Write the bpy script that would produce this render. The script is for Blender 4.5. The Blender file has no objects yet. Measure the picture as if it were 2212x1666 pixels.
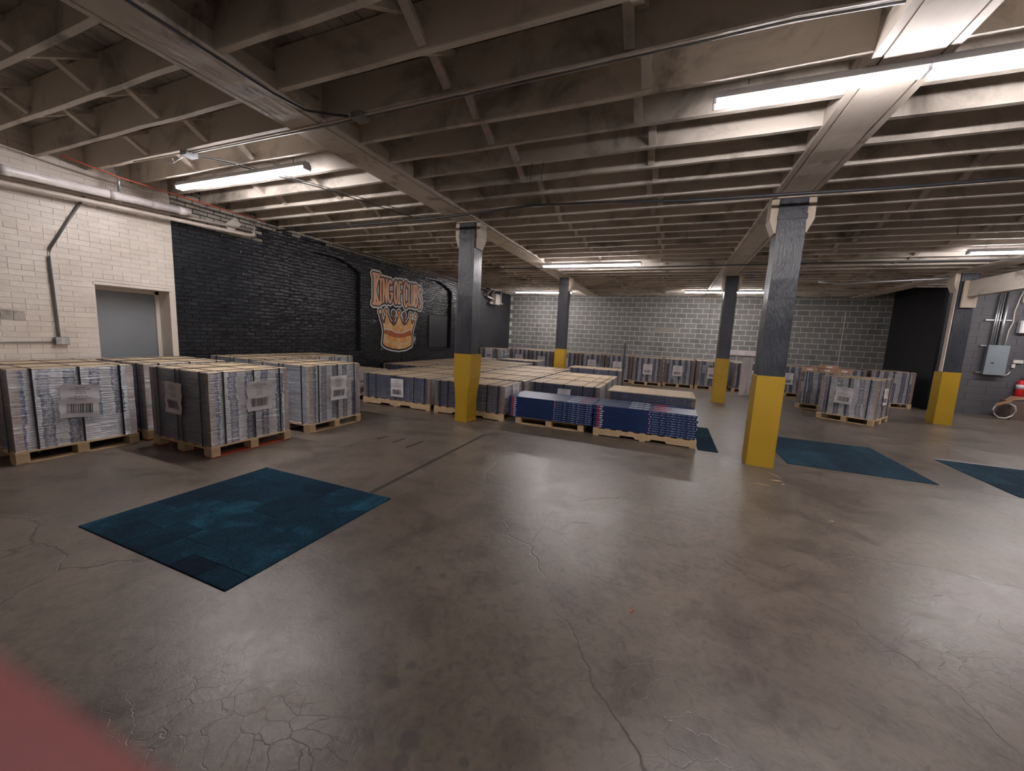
import bpy, math, random
from mathutils import Vector, Matrix
import numpy as np
random.seed(7)
H = 1.605                      # eye height in metres; most positions are written in eye heights
S = bpy.context.scene
COL = S.collection
D_ = bpy.data

# ------------------------------------------------------------------ camera, world, exposure
cam_d = D_.cameras.new('camera'); cam = D_.objects.new('camera', cam_d); COL.objects.link(cam)
yaw, pit, rol = -0.380922, -0.130664, 0.048085
fw = Vector((math.sin(yaw)*math.cos(pit), math.cos(yaw)*math.cos(pit), math.sin(pit)))
rt = Vector((math.cos(yaw), -math.sin(yaw), 0)); up = rt.cross(fw)
r2 = rt*math.cos(rol)+up*math.sin(rol); u2 = up*math.cos(rol)-rt*math.sin(rol)
m = Matrix((r2, u2, -fw)).transposed().to_4x4(); m.translation = Vector((0, 0, H))
cam.matrix_world = m
cam_d.sensor_width = 36; cam_d.lens = 36*836.5/2212
cam_d.clip_start = 0.004; cam_d.clip_end = 100
cam_d.dof.use_dof = True; cam_d.dof.focus_distance = 4.0; cam_d.dof.aperture_fstop = 7.5
S.camera = cam
w = D_.worlds.new('world'); S.world = w; w.use_nodes = True
w.node_tree.nodes['Background'].inputs[0].default_value = (0.75, 0.7, 0.8, 1)
w.node_tree.nodes['Background'].inputs[1].default_value = 0.03
S.view_settings.view_transform = 'Standard'; S.view_settings.look = 'None'
S.view_settings.gamma = 1; S.view_settings.use_curve_mapping = False
S.view_settings.exposure = 0.1
TUBE = 115.0                    # emission strength of the fluorescent tubes

# ------------------------------------------------------------------ mesh helpers
BOXF = ((0,3,2,1),(4,5,6,7),(0,1,5,4),(1,2,6,5),(2,3,7,6),(3,0,4,7))
class MB:
    def __init__(s): s.v=[]; s.f=[]; s.m=[]
    def add(s, vs, fs, mi=0, M=None):
        n=len(s.v)
        s.v += [tuple(M@Vector(p)) for p in vs] if M is not None else [tuple(p) for p in vs]
        for i,f in enumerate(fs):
            s.f.append(tuple(n+k for k in f)); s.m.append(mi[i] if isinstance(mi,(list,tuple)) else mi)
    def box(s, x0,y0,z0,x1,y1,z1, mi=0, M=None):
        s.add([(x0,y0,z0),(x1,y0,z0),(x1,y1,z0),(x0,y1,z0),(x0,y0,z1),(x1,y0,z1),(x1,y1,z1),(x0,y1,z1)], BOXF, mi, M)
        return s
    def bbox(s, x0,y0,z0,x1,y1,z1,b=.004,mi=0,M=None):
        """box with chamfered vertical and top edges"""
        vs=[];
        for z,i in ((z0,0),(z1-b,0),(z1,b)):
            a=x0+i;c=x1-i;d=y0+i;e=y1-i;k=b
            vs+= [(a+k,d,z),(c-k,d,z),(c,d+k,z),(c,e-k,z),(c-k,e,z),(a+k,e,z),(a,e-k,z),(a,d+k,z)]
        fs=[tuple(reversed(range(8))), tuple(range(16,24))]
        for r in (0,8):
            for k in range(8): fs.append((r+k, r+(k+1)%8, r+8+(k+1)%8, r+8+k))
        s.add(vs,fs,mi,M); return s
    def prism(s, poly, a, b, axis='y', mi=0, M=None):
        """extrude polygon (2D) between a and b along an axis"""
        n=len(poly)
        def P(p,t):
            return {'x':(t,p[0],p[1]),'y':(p[0],t,p[1]),'z':(p[0],p[1],t)}[axis]
        vs=[P(p,a) for p in poly]+[P(p,b) for p in poly]
        fs=[tuple(range(n)), tuple(reversed(range(n,2*n)))]+[(i,n+i,n+(i+1)%n,(i+1)%n) for i in range(n)]
        s.add(vs,fs,mi,M); return s
    def tube(s, pts, r, n=8, mi=0, cap=True):
        pts=[Vector(p) for p in pts]; rings=[]
        for i,p in enumerate(pts):
            t=(pts[min(i+1,len(pts)-1)]-pts[max(i-1,0)]).normalized()
            a=t.cross(Vector((0,0,1)));
            if a.length<.05: a=t.cross(Vector((0,1,0)))
            a.normalize(); b=t.cross(a); rr=r[i] if isinstance(r,(list,tuple)) else r
            rings.append([p+a*math.cos(2*math.pi*k/n)*rr+b*math.sin(2*math.pi*k/n)*rr for k in range(n)])
        fs=[]
        for i in range(len(pts)-1):
            for k in range(n): fs.append((i*n+k,i*n+(k+1)%n,(i+1)*n+(k+1)%n,(i+1)*n+k))
        if cap: fs += [tuple(reversed(range(n))), tuple(range((len(pts)-1)*n,len(pts)*n))]
        s.add([q for g in rings for q in g], fs, mi); return s
    def lathe(s, prof, cx, cy, n=20, mi=0, M=None):
        vs=[];fs=[]
        for r,z in prof: vs+=[(cx+r*math.cos(2*math.pi*k/n),cy+r*math.sin(2*math.pi*k/n),z) for k in range(n)]
        for i in range(len(prof)-1):
            for k in range(n): fs.append((i*n+k,i*n+(k+1)%n,(i+1)*n+(k+1)%n,(i+1)*n+k))
        fs += [tuple(reversed(range(n))), tuple(range((len(prof)-1)*n,len(prof)*n))]
        s.add(vs,fs,mi,M); return s
    def mesh(s, name, mats, smooth=False):
        me=D_.meshes.new(name); me.from_pydata(s.v,[],s.f)
        for mt in (mats if isinstance(mats,(list,tuple)) else [mats]): me.materials.append(mt)
        if any(s.m): me.polygons.foreach_set('material_index', s.m)
        if smooth: me.polygons.foreach_set('use_smooth',[True]*len(me.polygons))
        me.update(); return me
def ob(name, me, parent=None, loc=(0,0,0), rot=(0,0,0), sc=None):
    o=D_.objects.new(name, me); COL.objects.link(o)
    if parent is not None: o.parent=parent
    o.location=loc; o.rotation_euler=rot
    if sc: o.scale=sc
    return o
def tag(o, label=None, cat=None, group=None, kind=None):
    if label: o['label']=label
    if cat: o['category']=cat
    if group: o['group']=group
    if kind: o['kind']=kind
    return o
def empty(name, loc=(0,0,0), rz=0, parent=None):
    o=ob(name,None,parent,loc,(0,0,rz)); o.empty_display_size=.1; return o

# ------------------------------------------------------------------ materials
def NT(name):
    mt=D_.materials.new(name); mt.use_nodes=True; nt=mt.node_tree
    return mt, nt, nt.nodes['Principled BSDF']
def N(nt, t, **k):
    n=nt.nodes.new(t)
    for a,b in k.items():
        if a.startswith('i_'):
            key=a[2:]; key=int(key) if key.isdigit() else key
            n.inputs[key].default_value=b
        else: setattr(n,a,b)
    return n
def LK(nt,a,b): nt.links.new(a,b)
def coords(nt, mode='world', stretch=None):
    if mode=='world': o=N(nt,'ShaderNodeNewGeometry').outputs['Position']
    else: o=N(nt,'ShaderNodeTexCoord').outputs['Object']
    if stretch:
        mp=N(nt,'ShaderNodeMapping'); mp.inputs['Scale'].default_value=stretch; LK(nt,o,mp.inputs['Vector']); o=mp.outputs[0]
    return o
def ramp(nt, fac, stops):
    r=N(nt,'ShaderNodeValToRGB'); e=r.color_ramp.elements
    while len(e)<len(stops): e.new(.5)
    for q,(p,c) in zip(e,stops): q.position=p; q.color=tuple(c)+(1,) if len(c)==3 else c
    LK(nt,fac,r.inputs[0]); return r.outputs[0]
def mixc(nt, fac, a, b, mode='MIX'):
    n=N(nt,'ShaderNodeMix',data_type='RGBA',blend_type=mode)
    for s_,v in ((n.inputs[0],fac),(n.inputs[6],a),(n.inputs[7],b)):
        if hasattr(v,'is_linked') or hasattr(v,'node'): LK(nt,v,s_)
        else: s_.default_value = v if not isinstance(v,tuple) else (v+(1,) if len(v)==3 else v)
    return n.outputs[2]
def mth(nt, op, a, b=None, c=None, clamp=False):
    n=N(nt,'ShaderNodeMath',operation=op,use_clamp=clamp)
    for i,v in enumerate((a,b,c)):
        if v is None: continue
        if hasattr(v,'node'): LK(nt,v,n.inputs[i])
        else: n.inputs[i].default_value=v
    return n.outputs[0]
def noise(nt, vec, scale, detail=4, rough=.55, dist=0):
    n=N(nt,'ShaderNodeTexNoise'); n.inputs['Scale'].default_value=scale; n.inputs['Detail'].default_value=detail
    n.inputs['Roughness'].default_value=rough; n.inputs['Distortion'].default_value=dist; LK(nt,vec,n.inputs['Vector']); return n.outputs[0]
def pm(name, c1, c2, scale=4, rough=.6, rv=.1, bump=0, bscale=30, stretch=None, mode='world', dirt=None, dscale=1.5, dthr=(.55,.7), rnd=0, spec=.5, metal=0):
    mt,nt,bs=NT(name); v=coords(nt,mode,stretch)
    n1=noise(nt,v,scale,5)
    col=ramp(nt,n1,[(.3,c1),(.7,c2)])
    if dirt:
        nd=noise(nt,coords(nt,mode),dscale,6,.65,.6); md=ramp(nt,nd,[(dthr[0],(0,0,0)),(dthr[1],(1,1,1))])
        col=mixc(nt,md,col,dirt)
    if rnd:
        oi=N(nt,'ShaderNodeObjectInfo'); f=mth(nt,'MULTIPLY_ADD',oi.outputs['Random'],2*rnd,1-rnd)
        hs=N(nt,'ShaderNodeHueSaturation'); LK(nt,f,hs.inputs['Value']); LK(nt,col,hs.inputs['Color']); col=hs.outputs[0]
    LK(nt,col,bs.inputs['Base Color'])
    LK(nt,mth(nt,'MULTIPLY_ADD',n1,2*rv,rough-rv),bs.inputs['Roughness'])
    bs.inputs['Specular IOR Level'].default_value=spec; bs.inputs['Metallic'].default_value=metal
    if bump:
        nb=noise(nt,v,bscale,4); b=N(nt,'ShaderNodeBump'); b.inputs['Strength'].default_value=bump; b.inputs['Distance'].default_value=.01
        LK(nt,nb,b.inputs['Height']); LK(nt,b.outputs[0],bs.inputs['Normal'])
    return mt
M={}
M['joist']=pm('painted_joist',(.58,.515,.445),(.70,.635,.56),1.7,.62,bump=.25,bscale=14,stretch=(.5,1,1.4),dirt=(.13,.105,.085),dscale=1.3,dthr=(.50,.74),rnd=.10)
M['plank']=pm('dark_deck_plank',(.38,.335,.29),(.54,.485,.43),2.2,.7,bump=.25,bscale=20,stretch=(1,.3,1),dirt=(.13,.11,.09),dscale=.9,dthr=(.5,.7),rnd=.2)
M['girder']=pm('painted_girder',(.56,.495,.43),(.68,.61,.54),2.5,.6,bump=.5,bscale=9,stretch=(1.5,.35,1.5),dirt=(.2,.16,.125),dscale=3.0,dthr=(.56,.72))
M['post']=pm('dark_painted_post',(.026,.029,.037),(.042,.046,.056),3,.34,bump=1.0,bscale=16,stretch=(2.2,2.2,.7))
M['guard']=pm('yellow_guard',(.40,.24,.012),(.47,.285,.02),2,.42,bump=.06)
M['capital']=pm('cream_bracket',(.52,.43,.33),(.62,.53,.42),6,.55,bump=.15)
M['strapiron']=pm('black_iron_band',(.018,.02,.024),(.03,.032,.036),6,.4)
M['brickw']=pm('cream_painted_brick',(.66,.59,.52),(.75,.685,.62),3,.42,bump=.35,bscale=22,rnd=.05,dirt=(.50,.46,.41),dscale=2.3,dthr=(.64,.78))
M['mortw']=pm('cream_painted_mortar',(.66,.59,.52),(.74,.675,.61),3,.55,bump=.3,bscale=30)
M['brickb']=pm('black_painted_brick',(.005,.006,.010),(.011,.013,.018),4,.30,bump=.6,bscale=26,rnd=.25)
M['mortb']=pm('black_painted_mortar',(.006,.007,.010),(.011,.012,.016),4,.5,bump=.4)
M['brickg']=pm('pale_unpainted_brick_band',(.30,.27,.24),(.46,.42,.37),5,.6,bump=.4,rnd=.15,dirt=(.1,.09,.08),dscale=3)
M['blackboard']=pm('black_panel',(.016,.018,.022),(.024,.026,.030),3,.4,bump=.1)
M['cmu']=pm('grey_block',(.150,.150,.143),(.205,.202,.192),1.6,.6,rv=.15,bump=.35,bscale=60,rnd=.10,dirt=(.105,.105,.10),dscale=.7)
M['cmum']=pm('pale_block_mortar',(.60,.58,.53),(.70,.68,.63),6,.8,bump=.3)
M['greywall']=pm('charcoal_painted_wall',(.075,.073,.082),(.092,.089,.098),1.3,.6,bump=.12,bscale=50)
M['darkwall']=pm('near_black_painted_wall',(.022,.022,.028),(.030,.030,.037),1.3,.55,bump=.1)
M['plain']=pm('plain_painted_wall',(.30,.28,.26),(.36,.34,.31),1.3,.7)
M['steel']=pm('galvanised_steel',(.5,.52,.54),(.66,.68,.70),9,.32,metal=.8)
M['whitemetal']=pm('white_enamel',(.72,.72,.74),(.78,.78,.8),4,.35)
M['darkcable']=pm('dark_cable',(.03,.032,.036),(.05,.052,.056),5,.45)
M['greycond']=pm('grey_conduit',(.20,.20,.20),(.30,.30,.30),7,.4,metal=.3)
M['creampipe']=pm('cream_painted_pipe',(.55,.48,.42),(.64,.57,.51),4,.4)
M['whitepipe']=pm('white_plastic_pipe',(.68,.63,.63),(.75,.70,.70),4,.28)
M['orange']=pm('orange_tube',(.55,.10,.05),(.62,.13,.07),4,.4)
M['doorgrey']=pm('grey_door_paint',(.20,.215,.235),(.225,.24,.26),2,.45,bump=.05)
M['pinew']=pm('pine_pallet_wood',(.50,.34,.19),(.66,.48,.29),5,.65,bump=.25,bscale=25,stretch=(1,1,4),mode='object',rnd=.12)
M['redwood']=pm('red_stained_board',(.36,.06,.03),(.48,.10,.05),5,.6,mode='object')
M['topboard']=pm('tan_cover_board',(.50,.38,.25),(.61,.48,.33),4,.6,mode='object',bump=.1,rnd=.09)
M['corner']=pm('brown_corner_board',(.25,.165,.12),(.33,.225,.165),8,.5,mode='object',rnd=.1)
M['strap']=pm('black_strap',(.008,.009,.013),(.014,.015,.02),5,.35)
M['paper']=pm('white_label_paper',(.62,.58,.60),(.70,.66,.68),9,.6,mode='object')
M['ink']=pm('black_ink',(.03,.03,.035),(.05,.05,.055),9,.6)
M['inkgrey']=pm('grey_ink',(.16,.16,.17),(.20,.20,.21),9,.6)
M['navy']=pm('navy_printed_carton',(.008,.022,.082),(.012,.032,.108),3,.33,mode='object',rnd=.08)
M['redink']=pm('red_print',(.50,.035,.05),(.58,.05,.07),5,.4)
M['whiteink']=pm('pale_print',(.55,.60,.68),(.65,.70,.76),5,.4)
M['kraft']=pm('kraft_cardboard',(.32,.185,.11),(.40,.24,.15),4,.7,mode='object',rnd=.1)
M['tape']=pm('black_floor_tape',(.014,.013,.012),(.04,.034,.03),9,.6)
M['panelgrey']=pm('grey_electrical_enamel',(.21,.245,.27),(.235,.27,.295),3,.38)
M['red']=pm('red_enamel',(.52,.015,.02),(.58,.02,.025),3,.25)
M['whiteboard']=pm('whitewashed_board',(.40,.36,.36),(.52,.47,.46),5,.6,stretch=(1,1,.3))
M['maroon']=pm('maroon_bin',(.10,.03,.03),(.14,.045,.04),3,.6)
M['brownbin']=pm('brown_bin',(.13,.085,.075),(.16,.11,.095),3,.6)
M['cream']=pm('cream_fitting',(.60,.56,.50),(.66,.62,.56),3,.4)
M['chalk']=pm('mural_white_outline',(.74,.73,.69),(.84,.83,.80),14,.5)
M['muralblack']=pm('mural_black_shadow',(.010,.010,.012),(.016,.016,.018),9,.4)

def mural_orange(name, stops, sc=7):
    mt,nt,bs=NT(name); v=coords(nt,'world',(1,1,.55)); n=noise(nt,v,sc,5,.6,.8)
    LK(nt,ramp(nt,n,stops),bs.inputs['Base Color']); bs.inputs['Roughness'].default_value=.45; return mt
M['mural']=mural_orange('mural_copper_letters',[(.25,(.78,.28,.13)),(.42,(.88,.42,.22)),(.58,(.90,.56,.34)),(.75,(.92,.68,.50))])
M['crown']=mural_orange('mural_gold_crown',[(.28,(.68,.18,.04)),(.42,(.80,.34,.08)),(.56,(.86,.56,.24)),(.70,(.92,.76,.58))],5)
M['crownred']=mural_orange('mural_dark_red',[(.3,(.13,.03,.025)),(.7,(.30,.07,.05))],6)
M['crowndark']=mural_orange('mural_burnt_orange',[(.3,(.38,.07,.02)),(.7,(.60,.18,.04))],6)
M['crownlight']=mural_orange('mural_pale_gold',[(.3,(.66,.42,.12)),(.7,(.80,.66,.48))],6)

def emis(name,col,st):
    mt=D_.materials.new(name); mt.use_nodes=True; nt=mt.node_tree; nt.nodes.clear()
    e=N(nt,'ShaderNodeEmission'); e.inputs[0].default_value=col+(1,); e.inputs[1].default_value=st
    o=N(nt,'ShaderNodeOutputMaterial'); LK(nt,e.outputs[0],o.inputs[0]); return mt
M['tube']=emis('lit_fluorescent_tube',(1,.94,.94),TUBE)

def floor_mat():
    mt,nt,bs=NT('worn_sealed_concrete'); v=coords(nt)
    n1=noise(nt,v,.55,7,.62,.4); n2=noise(nt,v,3.2,6,.7,.5); n3=noise(nt,v,16,5,.7,1.0)
    col=ramp(nt,n1,[(.32,(.116,.094,.075)),(.5,(.158,.129,.105)),(.68,(.214,.178,.146))])
    col=mixc(nt,1.0,col,ramp(nt,n2,[(.30,(.62,.60,.62)),(.52,(1,1,1)),(.75,(1.16,1.13,1.06))]),'MULTIPLY')
    col=mixc(nt,1.0,col,ramp(nt,n3,[(.30,(.66,.64,.64)),(.5,(1,1,1)),(.8,(1.14,1.14,1.12))]),'MULTIPLY')
    # drag marks
    vs=coords(nt,'world',(5.0,.5,1)); nr=noise(nt,vs,3.0,5,.7,.3)
    col=mixc(nt,mth(nt,'MULTIPLY',ramp(nt,nr,[(.63,(0,0,0)),(.74,(1,1,1))]),.35),col,(.07,.058,.05))
    # wandering cracks
    dv=N(nt,'ShaderNodeVectorMath',operation='ADD'); dn=N(nt,'ShaderNodeTexNoise'); dn.inputs['Scale'].default_value=1.8; dn.inputs['Detail'].default_value=5
    LK(nt,v,dn.inputs['Vector']); sc=N(nt,'ShaderNodeVectorMath',operation='SCALE'); sc.inputs[3].default_value=.55
    LK(nt,dn.outputs[1],sc.inputs[0]); LK(nt,v,dv.inputs[0]); LK(nt,sc.outputs[0],dv.inputs[1])
    def crack(scale,wd,lo,hi,nsc):
        vo=N(nt,'ShaderNodeTexVoronoi',feature='DISTANCE_TO_EDGE'); vo.inputs['Scale'].default_value=scale; LK(nt,dv.outputs[0],vo.inputs['Vector'])
        c=ramp(nt,vo.outputs['Distance'],[(0,(1,1,1)),(wd,(0,0,0))])
        mk=ramp(nt,noise(nt,v,nsc,3),[(lo,(0,0,0)),(hi,(1,1,1))])
        return mixc(nt,1.0,c,mk,'MULTIPLY')
    k1=crack(.42,.0022,.42,.52,.5); k2=crack(9,.022,.47,.62,.9)
    kk=mth(nt,'MAXIMUM',k1,mth(nt,'MULTIPLY',k2,.34))
    col=mixc(nt,mth(nt,'MULTIPLY',kk,.75),col,(.035,.028,.025))
    # oil drips with places of their own
    spots=[(-1.03,.90,.05),(-.64,.80,.032),(-.63,.87,.027),(-.50,.69,.042),(-.49,.645,.03),(-.48,.60,.024),(-.62,.50,.014),(-.54,.40,.016),(-.36,.70,.02),(-1.35,1.55,.03),(-.9,1.28,.02),(1.06,.79,.035),(1.2,2.0,.04),(-.78,1.28,.022)]
    wob=mth(nt,'MULTIPLY_ADD',noise(nt,v,22,3),.05,-.025)
    tot=None
    for x,y,r in spots:
        d=N(nt,'ShaderNodeVectorMath',operation='DISTANCE'); LK(nt,v,d.inputs[0]); d.inputs[1].default_value=(x*H,y*H,0)
        q=mth(nt,'ADD',d.outputs['Value'],wob); q=mth(nt,'MULTIPLY_ADD',q,-60,60*r+.5,clamp=True)
        tot=q if tot is None else mth(nt,'MAXIMUM',tot,q)
    col=mixc(nt,mth(nt,'MULTIPLY',tot,.62),col,(.055,.052,.055))
    LK(nt,col,bs.inputs['Base Color'])
    LK(nt,mth(nt,'MULTIPLY_ADD',n2,.34,mth(nt,'MULTIPLY_ADD',n1,.25,.07)),bs.inputs['Roughness'])
    bs.inputs['Specular IOR Level'].default_value=.55
    b=N(nt,'ShaderNodeBump'); b.inputs['Strength'].default_value=.35; b.inputs['Distance'].default_value=.006
    hh=mth(nt,'SUBTRACT',mth(nt,'MULTIPLY_ADD',n3,.5,mth(nt,'MULTIPLY',n2,1.2)),mth(nt,'MULTIPLY',kk,1.0))
    LK(nt,hh,b.inputs['Height']); LK(nt,b.outputs[0],bs.inputs['Normal'])
    return mt
M['floor']=floor_mat()

def carpet_mat(name,lo,hi,hot):
    mt,nt,bs=NT(name); v=coords(nt)
    oi=N(nt,'ShaderNodeObjectInfo').outputs['Random']
    n1=noise(nt,v,2.6,5,.65,.7); n2=noise(nt,v,70,3,.7)
    f=mth(nt,'ADD',mth(nt,'MULTIPLY',oi,.24),mth(nt,'MULTIPLY',n1,.66))
    col=ramp(nt,f,[(.34,lo),(.56,hi),(.74,hot)])
    col=mixc(nt,1.0,col,ramp(nt,n2,[(.3,(.45,.45,.45)),(.7,(1.35,1.35,1.35))]),'MULTIPLY')
    LK(nt,col,bs.inputs['Base Color']); bs.inputs['Roughness'].default_value=.95; bs.inputs['Specular IOR Level'].default_value=.1
    b=N(nt,'ShaderNodeBump'); b.inputs['Strength'].default_value=.9; b.inputs['Distance'].default_value=.004; LK(nt,n2,b.inputs['Height']); LK(nt,b.outputs[0],bs.inputs['Normal'])
    return mt
M['carpet']=carpet_mat('mottled_blue_carpet',(.008,.018,.034),(.011,.042,.070),(.024,.130,.190))
M['carpetd']=carpet_mat('dim_blue_carpet',(.018,.036,.058),(.024,.062,.092),(.034,.09,.125))

def end_mat(name, pale, blue, n=5.0, mark=.5):
    """printed carton ends: upright blue bands with pale lettering specks, shifting a little from layer to layer"""
    mt,nt,bs=NT(name); co=N(nt,'ShaderNodeTexCoord').outputs['Object']; sp=N(nt,'ShaderNodeSeparateXYZ'); LK(nt,co,sp.inputs[0])
    oi=N(nt,'ShaderNodeObjectInfo').outputs['Random']
    lay=mth(nt,'FLOOR',mth(nt,'DIVIDE',sp.outputs[2],.0267))
    cl=N(nt,'ShaderNodeCombineXYZ'); LK(nt,lay,cl.inputs[0]); LK(nt,mth(nt,'MULTIPLY',oi,37),cl.inputs[1])
    wn=N(nt,'ShaderNodeTexWhiteNoise',noise_dimensions='3D'); LK(nt,cl.outputs[0],wn.inputs[0])
    jit=mth(nt,'MULTIPLY_ADD',wn.outputs[0],.012,-.006)
    x=mth(nt,'ADD',sp.outputs[0],jit)
    u=mth(nt,'MULTIPLY_ADD',x,n,mth(nt,'MULTIPLY',oi,.6))
    cell=mth(nt,'FLOOR',u); fr=mth(nt,'SUBTRACT',u,cell)
    blk=mth(nt,'FLOOR',mth(nt,'MULTIPLY_ADD',sp.outputs[2],3.6,mth(nt,'MULTIPLY',oi,5)))
    cb=N(nt,'ShaderNodeCombineXYZ'); LK(nt,cell,cb.inputs[0]); LK(nt,blk,cb.inputs[1]); LK(nt,mth(nt,'MULTIPLY',oi,91),cb.inputs[2])
    w2=N(nt,'ShaderNodeTexWhiteNoise',noise_dimensions='3D'); LK(nt,cb.outputs[0],w2.inputs[0])
    off=mth(nt,'MULTIPLY',w2.outputs[0],.12)
    band=mth(nt,'MULTIPLY',mth(nt,'GREATER_THAN',fr,off),mth(nt,'LESS_THAN',fr,mth(nt,'ADD',off,.47)))
    gap=mth(nt,'GREATER_THAN',w2.outputs[0],.07); band=mth(nt,'MULTIPLY',band,gap)
    tn=noise(nt,co,85,2,.6); tx=mth(nt,'GREATER_THAN',tn,mark)
    mid=mth(nt,'MULTIPLY',mth(nt,'GREATER_THAN',fr,mth(nt,'ADD',off,.13)),mth(nt,'LESS_THAN',fr,mth(nt,'ADD',off,.36)))
    inkm=mth(nt,'MULTIPLY',mth(nt,'MULTIPLY',tx,mid),.45)
    zf=mth(nt,'FRACT',mth(nt,'DIVIDE',sp.outputs[2],.0267)); line=mth(nt,'LESS_THAN',zf,.16)
    ln=noise(nt,co,9,3)
    base=mixc(nt,ln,tuple(c*.72 for c in pale)+(1,),tuple(min(1,c*1.25) for c in pale)+(1,))
    col=mixc(nt,band,base,blue); col=mixc(nt,mth(nt,'MULTIPLY',inkm,band),col,pale)
    col=mixc(nt,mth(nt,'MULTIPLY',line,.45),col,tuple(c*.25 for c in pale))
    LK(nt,col,bs.inputs['Base Color']); bs.inputs['Roughness'].default_value=.5; return mt
M['cend']=end_mat('striped_carton_ends',(.58,.58,.62),(.012,.032,.12))
def side_mat(name,c1,c2,marks,lay=.0267,x0=.1,thr=.56):
    """long navy carton sides, with runs of small pale print towards one end"""
    mt,nt,bs=NT(name); co=N(nt,'ShaderNodeTexCoord').outputs['Object']; sp=N(nt,'ShaderNodeSeparateXYZ'); LK(nt,co,sp.inputs[0])
    mp=N(nt,'ShaderNodeMapping'); mp.inputs['Scale'].default_value=(1,1,14); LK(nt,co,mp.inputs[0])
    col=ramp(nt,noise(nt,mp.outputs[0],3,4),[(.35,c1),(.68,c2)])
    zf=mth(nt,'FRACT',mth(nt,'DIVIDE',sp.outputs[2],lay)); line=mth(nt,'LESS_THAN',zf,.14)
    if marks:
        mid=mth(nt,'MULTIPLY',mth(nt,'GREATER_THAN',zf,.38),mth(nt,'LESS_THAN',zf,.72))
        m2=N(nt,'ShaderNodeMapping'); m2.inputs['Scale'].default_value=(1,0,.05); LK(nt,co,m2.inputs[0])
        tx=mth(nt,'GREATER_THAN',noise(nt,m2.outputs[0],28,2,.5),thr)
        rg=mth(nt,'GREATER_THAN',sp.outputs[0],x0)
        col=mixc(nt,mth(nt,'MULTIPLY',mth(nt,'MULTIPLY',mth(nt,'MULTIPLY',mid,tx),rg),.75),col,(.42,.47,.55))
    col=mixc(nt,mth(nt,'MULTIPLY',line,.6),col,(.006,.010,.025))
    LK(nt,col,bs.inputs['Base Color']); bs.inputs['Roughness'].default_value=.4; return mt
M['cside']=side_mat('blue_grey_carton_sides',(.055,.085,.165),(.115,.150,.235),False)
M['csideg']=side_mat('grey_carton_sides',(.15,.15,.155),(.21,.21,.215),False)
M['cnavy']=side_mat('navy_carton_sides',(.016,.038,.115),(.034,.062,.155),True,.0385)

def wrap_mat(name, base, amt):
    mt=D_.materials.new(name); mt.use_nodes=True; nt=mt.node_tree; nt.nodes.clear()
    co=N(nt,'ShaderNodeTexCoord').outputs['Object']
    mp=N(nt,'ShaderNodeMapping'); mp.inputs['Scale'].default_value=(1.0,1.0,15.0); mp.inputs['Rotation'].default_value=(.03,.05,0); LK(nt,co,mp.inputs[0])
    oi=N(nt,'ShaderNodeObjectInfo').outputs['Random']; ad=N(nt,'ShaderNodeVectorMath',operation='ADD'); LK(nt,mp.outputs[0],ad.inputs[0])
    cx=N(nt,'ShaderNodeCombineXYZ'); LK(nt,mth(nt,'MULTIPLY',oi,50),cx.inputs[0]); LK(nt,cx.outputs[0],ad.inputs[1])
    n1=noise(nt,ad.outputs[0],3.2,5,.62,.3); n2=noise(nt,ad.outputs[0],9,3,.6)
    b=N(nt,'ShaderNodeBump'); b.inputs['Strength'].default_value=1.0; b.inputs['Distance'].default_value=.07
    LK(nt,mth(nt,'ADD',n1,mth(nt,'MULTIPLY',n2,.4)),b.inputs['Height'])
    g=N(nt,'ShaderNodeBsdfGlossy'); g.inputs['Color'].default_value=(.95,.95,1,1); g.inputs['Roughness'].default_value=.24; LK(nt,b.outputs[0],g.inputs['Normal'])
    df=N(nt,'ShaderNodeBsdfDiffuse'); df.inputs['Color'].default_value=(.62,.62,.66,1); LK(nt,b.outputs[0],df.inputs['Normal'])
    t=N(nt,'ShaderNodeBsdfTransparent')
    fac=ramp(nt,n1,[(.40,(base,)*3),(.62,(base+amt,)*3),(.72,(base+amt*2.2,)*3)])
    m1=N(nt,'ShaderNodeMixShader'); LK(nt,fac,m1.inputs[0]); LK(nt,t.outputs[0],m1.inputs[1]); LK(nt,g.outputs[0],m1.inputs[2])
    m2=N(nt,'ShaderNodeMixShader'); LK(nt,mth(nt,'MULTIPLY',ramp(nt,n2,[(.50,(0,0,0)),(.72,(1,1,1))]),.40),m2.inputs[0]); LK(nt,m1.outputs[0],m2.inputs[1]); LK(nt,df.outputs[0],m2.inputs[2])
    o=N(nt,'ShaderNodeOutputMaterial'); LK(nt,m2.outputs[0],o.inputs[0]); return mt
M['wrap']=wrap_mat('clear_stretch_wrap',.16,.36)

# ------------------------------------------------------------------ extents
XL=-4.6*H; YB=11.05*H; XR=11.0; YF=-5.0; ZD=3.80; XW=4.40*H; YW=9.30*H
ZJ=3.49

# ------------------------------------------------------------------ floor
fl=empty('floor'); tag(fl,kind='structure')
YJ=3.885*H
b=MB().box(XL-.4,YF,-.15,XR,YJ-.004,0); ob('slab',b.mesh('slab',M['floor']),fl)
b=MB().box(XL-.4,YJ+.004,-.15,XR,YB+.3,0); ob('slab',b.mesh('slab',M['floor']),fl)
b=MB().box(XL-.4,YJ-.004,-.15,XR,YJ+.004,-.012); ob('joint_filler',b.mesh('joint_filler',M['tape']),fl)

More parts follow.
